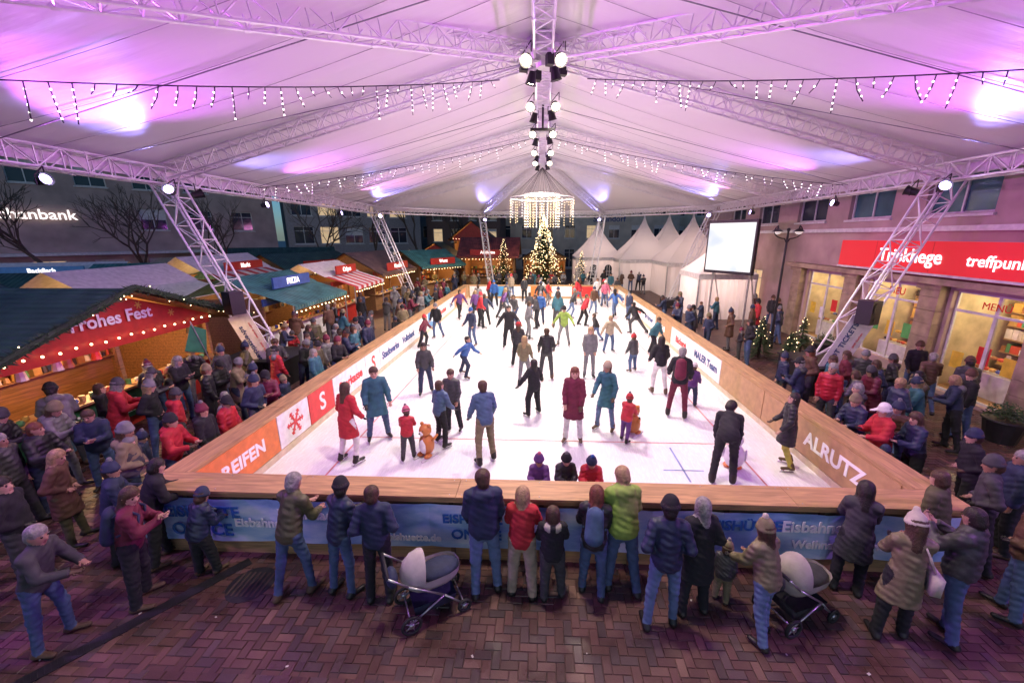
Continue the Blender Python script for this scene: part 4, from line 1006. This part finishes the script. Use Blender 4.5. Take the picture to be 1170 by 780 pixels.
# skaters (facing: 0 = away from camera, 90 = left, -90 = right, 180 = toward camera)
S(-3.9,7.2,-20,1.7,'skate','red','white',hl=1,hair='brown',coat=True,puf=False)
S(-3.7,8.2,-150,1.76,'skate','teal','jeans',hair='brown',coat=True)
S(-2.75,7.4,10,1.12,'pusher','red','dgrey',hat='pink+',puf=True)
S(-3.4,11.,-160,1.55,'skate','dgrey','navy',hl=1,hair='dark')
S(-2.2,7.95,-30,1.5,'skate','denim','black',hair='brown')
S(-2.05,8.6,170,1.55,'stand','dgrey','black',hair='brown')
S(-1.1,7.3,25,1.74,'skate','denim','khaki',hair='brown',puf=False)
S(-2.5,12.4,-110,1.5,'push','blue','navy',hair='dark')
S(-1.3,16.,180,1.78,'wide','black','black',hair='dark')
S(-2.9,16.4,150,1.6,'skate','navy','jeans',hat='blue')
S(-.5,11.8,-10,1.55,'skate','khaki','grey',hl=1,hair='blonde')
S(-.15,9.6,40,1.5,'wide','black','black',hl=1,hair='dark')
S(.2,12.3,0,1.68,'skate','black','dgrey',hair='brown')
S(.75,8.2,170,1.76,'stand','maroon','white',hl=1,hair='auburn',coat=True,puf=False)
S(1.6,8.9,150,1.7,'skate','teal','ljeans',hat='beige',hl=1,coat=True)
S(1.6,12.5,180,1.7,'stand','grey','grey',hl=1,hair='blonde')
S(2.75,15.6,-170,1.5,'wide','beige','jeans',hair='blonde')
S(1.,16.5,160,1.7,'wide','green','grey',hat='black')
S(4.5,18.7,30,1.65,'push','black','dgrey',hair='dark')
S(1.95,8.3,-40,1.12,'pusher','red','purple',hat='red+',puf=True)
S(3.5,11.2,0,1.72,'skate','black','white',hl=1,hair='dark')
S(3.55,9.7,-20,1.8,'skate','black','maroon',hair='grey',bag='back',bracc='maroon')
S(4.15,10.4,-30,1.2,'skate','purple','navy',hat='white')
S(3.45,6.75,-25,1.8,'bend','black','black',hair='dark',puf=False)
S(4.95,7.4,75,1.58,'skate','black','yellow',hair='dark',hl=1,coat=True)
S(-4.7,17.5,170,1.6,'skate','black','jeans',hat='grey')
S(-2.9,20.4,20,1.65,'glide','navy','black');S(-3.1,26.3,180,1.7,'skate','blue','black',hat='blue+')
S(-.2,19.8,90,1.7,'skate','dgrey','black');S(2.2,20.4,-90,1.7,'glide','red','black');S(4.2,26.3,180,1.7,'skate','pink','jeans',hat='white+')
S(-4.9,16.0,-90,1.4,'glide','maroon','black',hat='red');S(-1.2,28.3,180,1.7,'stand','black','black')
S(-3.9,24.5,0,1.6,'skate','grey','jeans');S(-4.6,22,-140,1.7,'glide','purple','black',hl=1);S(3.9,28,180,1.7,'skate','white','jeans')
cl=['black','navy','dgrey','black','red','teal','grey','olive','purple','blue','white','maroon','beige','khaki','brown'];pl=['jeans','black','dgrey','navy','grey','ljeans']
placed=[]
for i in range(22):
    for _ in range(40):
        x_=R.uniform(-4.8,4.8);y_=R.uniform(19.5,29.4)
        if all((x_-a)**2+(y_-b)**2>1.4 for a,b in placed): break
    placed.append((x_,y_))
    S(x_,y_,R.uniform(0,360),R.choice([1.2,1.4,1.6,1.7,1.75,1.8]),R.choice(['skate','glide','push','stand','skate','skate']),R.choice(cl),R.choice(pl),hair=R.choice(['brown','dark','blonde','grey']),hat=R.choice([None,None,'black','red+','grey','navy+']),hl=R.choice([0,0,1]))
for a in((-.8,13.8,'black'),(3.2,13.2,'dgrey'),(4.4,15.2,'teal'),(2.5,17.4,'black'),(-.6,17.6,'grey')):
    S(a[0],a[1],R.uniform(0,360),R.choice([1.3,1.55,1.7]),R.choice(['skate','glide','skate']),a[2],R.choice(pl),hat=R.choice([None,'black','red+']),hl=R.choice([0,1]))
S(.0,5.78,175,1.12,'board','purple','navy',hat='purple+',scarf='pink');S(.42,5.8,-170,1.15,'board','black','black',hat='black+',scarf='grey');S(.85,5.78,170,1.15,'board','red','navy',hat='navy+',scarf='blue')
def G(X,Y,rot,h,pose,j,p,nm="spectator",**k):
    k.setdefault('lod',0 if Y<8 and abs(X)<9 else (1 if Y<15 else 2));
    if h<1.4: nm="child_spectator"
    return person(nm,X,Y,rot,h,pose,j,p,z=ZP if Y<17 else 0,**k)
G(-3.25,4.25,-15,1.74,'lean','olive','jeans',hair='grey',puf=True)
G(-2.62,4.3,-25,1.66,'board','navy','jeans',hat='black^',puf=True,hair='dark')
G(-2.1,4.25,10,1.66,'pockets','navy','black',hair='brown')
G(-.72,4.42,10,1.8,'stand','navy','ljeans',hair='brown',puf=False,hood=1)
G(-.22,4.4,-5,1.56,'board','red','beige',hair='blonde',hl=1,puf=False)
G(.18,4.3,0,1.38,'board','black','dgrey',hair='brown',hl=1,hood=2,bracc='cream')
G(.72,4.38,-10,1.58,'board','black','jeans',hair='auburn',hl=1,bag='back',bracc='denim')
G(1.12,4.5,10,1.78,'board','green','jeans',hair='blonde',hood=1,puf=False)
G(1.52,3.98,-5,1.76,'pockets','navy','ljeans',hat='black',hair='dark',puf=True)
G(2.0,4.2,10,1.62,'pockets','black','black',hair='grey',coat=True,hl=.3,puf=False)
G(2.68,3.9,25,1.52,'pusher','khaki','ljeans',hat='khaki+',hl=.5,puf=True,scarf='cream')
G(4.2,4.6,-30,1.62,'hands','dgrey','black',hair='dark',hl=.6,coat=True)
G(4.25,3.95,-20,1.64,'hands','khaki','black',hat='cream+',hl=.6,coat=True,puf=True,scarf='cream',bag='shoulder',bracc='navy')
G(4.9,4.0,25,1.74,'phone','dgrey','jeans',hair='dark',scarf='beige',puf=True)
G(5.3,4.75,30,1.72,'stand','olive','jeans',hair='brown')
G(6.3,5.1,50,1.75,'pockets','dgrey','black',hat='dgrey');G(7.0,5.4,60,1.7,'stand','navy','black',hair='grey');G(7.1,6.1,70,1.66,'pockets','black','black',hat='navy')
G(6.75,6.7,80,1.7,'board','navy','black',hair='brown',hl=.5);G(6.35,6.95,85,1.72,'board','red','dgrey',hair='grey',hat='white^',puf=False,scarf='white')
G(6.15,6.6,90,1.1,'stand','red','navy',hat='navy');G(7.6,5.0,60,1.74,'stand','dgrey','black',hair='dark')
G(6.0,4.3,40,1.7,'pockets','brown','jeans',hair='brown');G(8.2,5.9,70,1.74,'stand','black','black',hair='grey')
G(-5.2,4.05,-60,1.68,'hands','maroon','black',hair='brown',hl=.4,bag='back',bracc='navy')
G(-5.7,3.45,-75,1.62,'lean','dgrey','jeans',hair='grey');G(-6.2,4.75,-50,1.55,'board','navy','black',hat='navy+')
G(-7.3,5.0,-60,1.6,'pockets','brown','olive',hair='blonde',hl=.5,coat=True);G(-8.5,5.3,-70,1.7,'stand','dgrey','black',hair='grey')
G(-7.8,4.2,-60,1.6,'stand','yellow','black',hair='blonde');G(-6.35,2.9,-70,1.5,'phone','navy','black',hair='grey');G(-8.6,4.3,-40,1.6,'stand','maroon','navy',hat='black')
G(-6.6,5.5,-70,1.6,'pockets','dgrey','black',hat='grey');G(-5.6,4.72,-35,1.62,'lean','black','black',hair='dark');G(-4.75,4.5,-15,1.3,'lean','navy','black',hat='navy')
G(-6.9,4.2,-60,1.7,'pockets','black','dgrey',hair='dark');G(-7.4,3.5,-60,1.7,'stand','dgrey','black',hat='black')
placed=[(8.9,12.2),(-8.9,12.2)]
def crowd(n,x0,x1,y0,y1,face,md=.42,jac=None):
    for i in range(n):
        ok=False
        for _ in range(30):
            x_=R.uniform(x0,x1);y_=R.uniform(y0,y1)
            if all((x_-a)**2+(y_-b)**2>(1.5 if abs(a)==8.9 else md) for a,b in placed): ok=True;break
        if not ok: continue
        placed.append((x_,y_));fm=R.random()<.45
        G(x_,y_,face+R.gauss(0,28),R.choice([1.6,1.65,1.7,1.75,1.8,1.25 if R.random()<.5 else 1.7]),R.choice(['board','pockets','stand','pockets','hands']),R.choice(jac or ['black','navy','dgrey','black','brown','dgrey','olive','black','navy','maroon','grey','khaki','navy','teal','red'] ),R.choice(pl),hair=R.choice(['brown','dark','blonde','grey','brown','auburn']),hat=R.choice([None,None,'black','grey','navy+','dgrey','khaki','maroon+','black^',None]),hl=.6 if fm else 0,hood=R.choice([None,1,2]),scarf=R.choice([None,'grey','dgrey','beige']),coat=R.random()<.3)
crowd(16,-6.75,-6.2,5.4,14,-90,.22);crowd(30,-9.6,-6.9,5.6,14.5,-80,.34)
crowd(16,-9.9,-9.0,6.,12,60,.35)
crowd(18,-7.4,-6.2,14.5,29,-90,.4);crowd(16,-10,-7.5,14.5,30,0,.7)
crowd(9,6.2,7.6,7.4,11,90,.3);crowd(10,7.7,9.6,8,11,80,.35);crowd(10,6.2,8,14,22,90,.6);crowd(6,8.3,11.5,17,24,60,.8)
crowd(22,-8,8.5,31,35.5,180,.5);crowd(14,-14,-6.5,31,40,180,.9);crowd(8,-9,9,35.7,36.5,0,.9)
for a in((10.5,10.6,-30,'brown'),(10.85,10.0,-20,'dgrey'),(11.0,11.6,160,'black'),(9.9,9.0,70,'black'),(11.7,20,-170,'black'),(12.0,21,170,'dgrey')):
    G(a[0],a[1],a[2],1.72,R.choice(['walk','stand']),a[3],'jeans',hair=R.choice(['grey','dark']),hat=R.choice([None,'brown']))
def aid(x,y,rot):
    M=Matrix.Translation((x,y,.152))@Matrix.Rotation(rad(rot),4,'Z')@Matrix.Scale(.78,4);m=MB();o=mat("aid_orange",(.55,.2,.05),.4);w_=mat("aid_white",(.75,.75,.75),.4)
    m.ball((0,0,.36),.23,o,14,8,(1,.85,1.35));m.ball((0,.1,.34),.16,w_,12,7,(.9,.8,1.4));m.ball((0,.02,.78),.17,o,14,8)
    m.ball((0,.16,.74),.07,w_,8,5);m.ball((0,.23,.76),.025,blackm,6,4)
    for s_ in(-1,1):
        m.ball((s_*.13,0,.93),.055,o,8,5);m.ball((s_*.06,.16,.82),.018,blackm,6,4);m.tube((s_*.2,-.02,.5),(s_*.28,-.16,.66),.045,.03,8,o);m.ball((s_*.28,-.18,.68),.035,blackm,6,4)
        m.box((s_*.15,.04,.02),(.07,.62,.035),w_);m.ball((s_*.13,.1,.07),.09,o,8,5,(1,1.5,.7))
    m.done("skating_aid_bear",None,M,True)
aid(-2.4,7.55,150);aid(2.2,8.7,-40)
m=MB();w_=mat("aid_white",(.75,.75,.75),.4)
M=Matrix.Translation((3.9,7.3,.152))@Matrix.Rotation(rad(-25),4,'Z')
m.ball((0,0,.3),.2,w_,14,8,(1,.9,1.3));m.ball((0,.02,.64),.14,w_,12,7);m.ball((0,.09,.32),.13,blackm,12,7,(1,.9,1.25));m.tube((0,.14,.63),(0,.22,.61),.035,.01,8,orange)
for s_ in(-1,1): m.ball((s_*.1,.08,.03),.08,orange,8,4,(1,1.5,.4));m.ball((s_*.2,0,.35),.06,w_,8,5,(.5,1,2.2));m.ball((s_*.05,.13,.68),.016,blackm,6,4)
m.done("skating_aid_penguin",None,M,True)
def stroller(x,y,rot,shell,inner,name="baby_stroller"):
    M=Matrix.Translation((x,y,ZP))@Matrix.Rotation(rad(rot),4,'Z')@Matrix.Scale(.88,4);m=MB();ty=mat("tyre",(.02,.02,.02),.7);tb=mat("stroller_tube",(.5,.5,.52),.3,.8)
    for sx in(-1,1):
        for wy,wr in((-.38,.15),(.38,.11)):
            m.ring((sx*.27,wy,wr),wr-.025,.025,(1,0,0),ty,20,6);m.tube((sx*.25,wy,wr),(sx*.29,wy,wr),.04,.04,8,tb)
            for k in range(5): a=k*2*math.pi/5;m.tube((sx*.27,wy,wr),(sx*.27,wy+(wr-.03)*math.cos(a),wr+(wr-.03)*math.sin(a)),.008,.008,4,tb)
        m.path([(sx*.25,.38,.12),(sx*.25,.1,.42),(sx*.25,-.38,.78),(sx*.25,-.62,1.02)],.015,6,tb);m.path([(sx*.25,-.38,.15),(sx*.25,.1,.42)],.015,6,tb)
    m.tube((-.25,-.62,1.02),(.25,-.62,1.02),.022,.022,8,ty);m.tube((-.25,-.38,.15),(.25,-.38,.15),.012,.012,6,tb);m.tube((-.25,.38,.12),(.25,.38,.12),.012,.012,6,tb)
    m.add([(-.2,-.3,.2),(.2,-.3,.2),(.2,.25,.2),(-.2,.25,.2),(-.22,-.33,.36),(.22,-.33,.36),(.22,.28,.34),(-.22,.28,.34)],[(0,3,2,1),(0,1,5,4),(1,2,6,5),(2,3,7,6),(3,0,4,7)],inner)
    n=16;vs=[];K=[(.24,.40,.72),(.22,.38,.60),(.16,.30,.50),(.02,.05,.48)]
    for a_,b_,z_ in K:
        for i in range(n): t_=2*math.pi*i/n;vs.append((a_*math.copysign(abs(math.cos(t_))**.7,math.cos(t_)),b_*math.copysign(abs(math.sin(t_))**.7,math.sin(t_)),z_))
    fs=[(j*n+i,j*n+(i+1)%n,(j+1)*n+(i+1)%n,(j+1)*n+i) for j in range(3) for i in range(n)];m.add(vs,fs,shell)
    m.ball((0,.1,.66),.21,inner,12,6,(1,1.5,.5));m.ball((0,-.2,.73),.09,skinm[0],10,6);m.ball((0,-.23,.76),.095,cloth('white',CC['white']),10,6)
    vs=[];n1,n2=8,12
    for i in range(n1+1):
        a_=math.pi*.55*i/n1
        for j in range(n2+1):
            b_=math.pi*j/n2;rb=1+.03*(i%2);vs.append((.25*math.cos(b_)*rb,-.15-.30*math.sin(b_)*math.cos(a_)*rb,.72+.34*math.sin(b_)*math.sin(a_)*rb))
    m.add(vs,[(i*(n2+1)+j,i*(n2+1)+j+1,(i+1)*(n2+1)+j+1,(i+1)*(n2+1)+j) for i in range(n1) for j in range(n2)],shell)
    m.ball((.0,-.55,.8),.12,inner,10,6,(1.4,.7,1.1))
    m.done(name,None,M,True)
stroller(-1.35,4.1,-60,mat("stroller_fabric_light",(.42,.38,.36),.8),cloth('navy',CC['navy']))
stroller(3.3,4.2,-70,mat("stroller_fabric_cream",(.36,.32,.29),.8),cloth('dgrey',CC['dgrey']))
person("child_spectator",2.42,4.35,-30,.9,'stand','dgrey','khaki',hat='khaki+',z=ZP,lod=0)
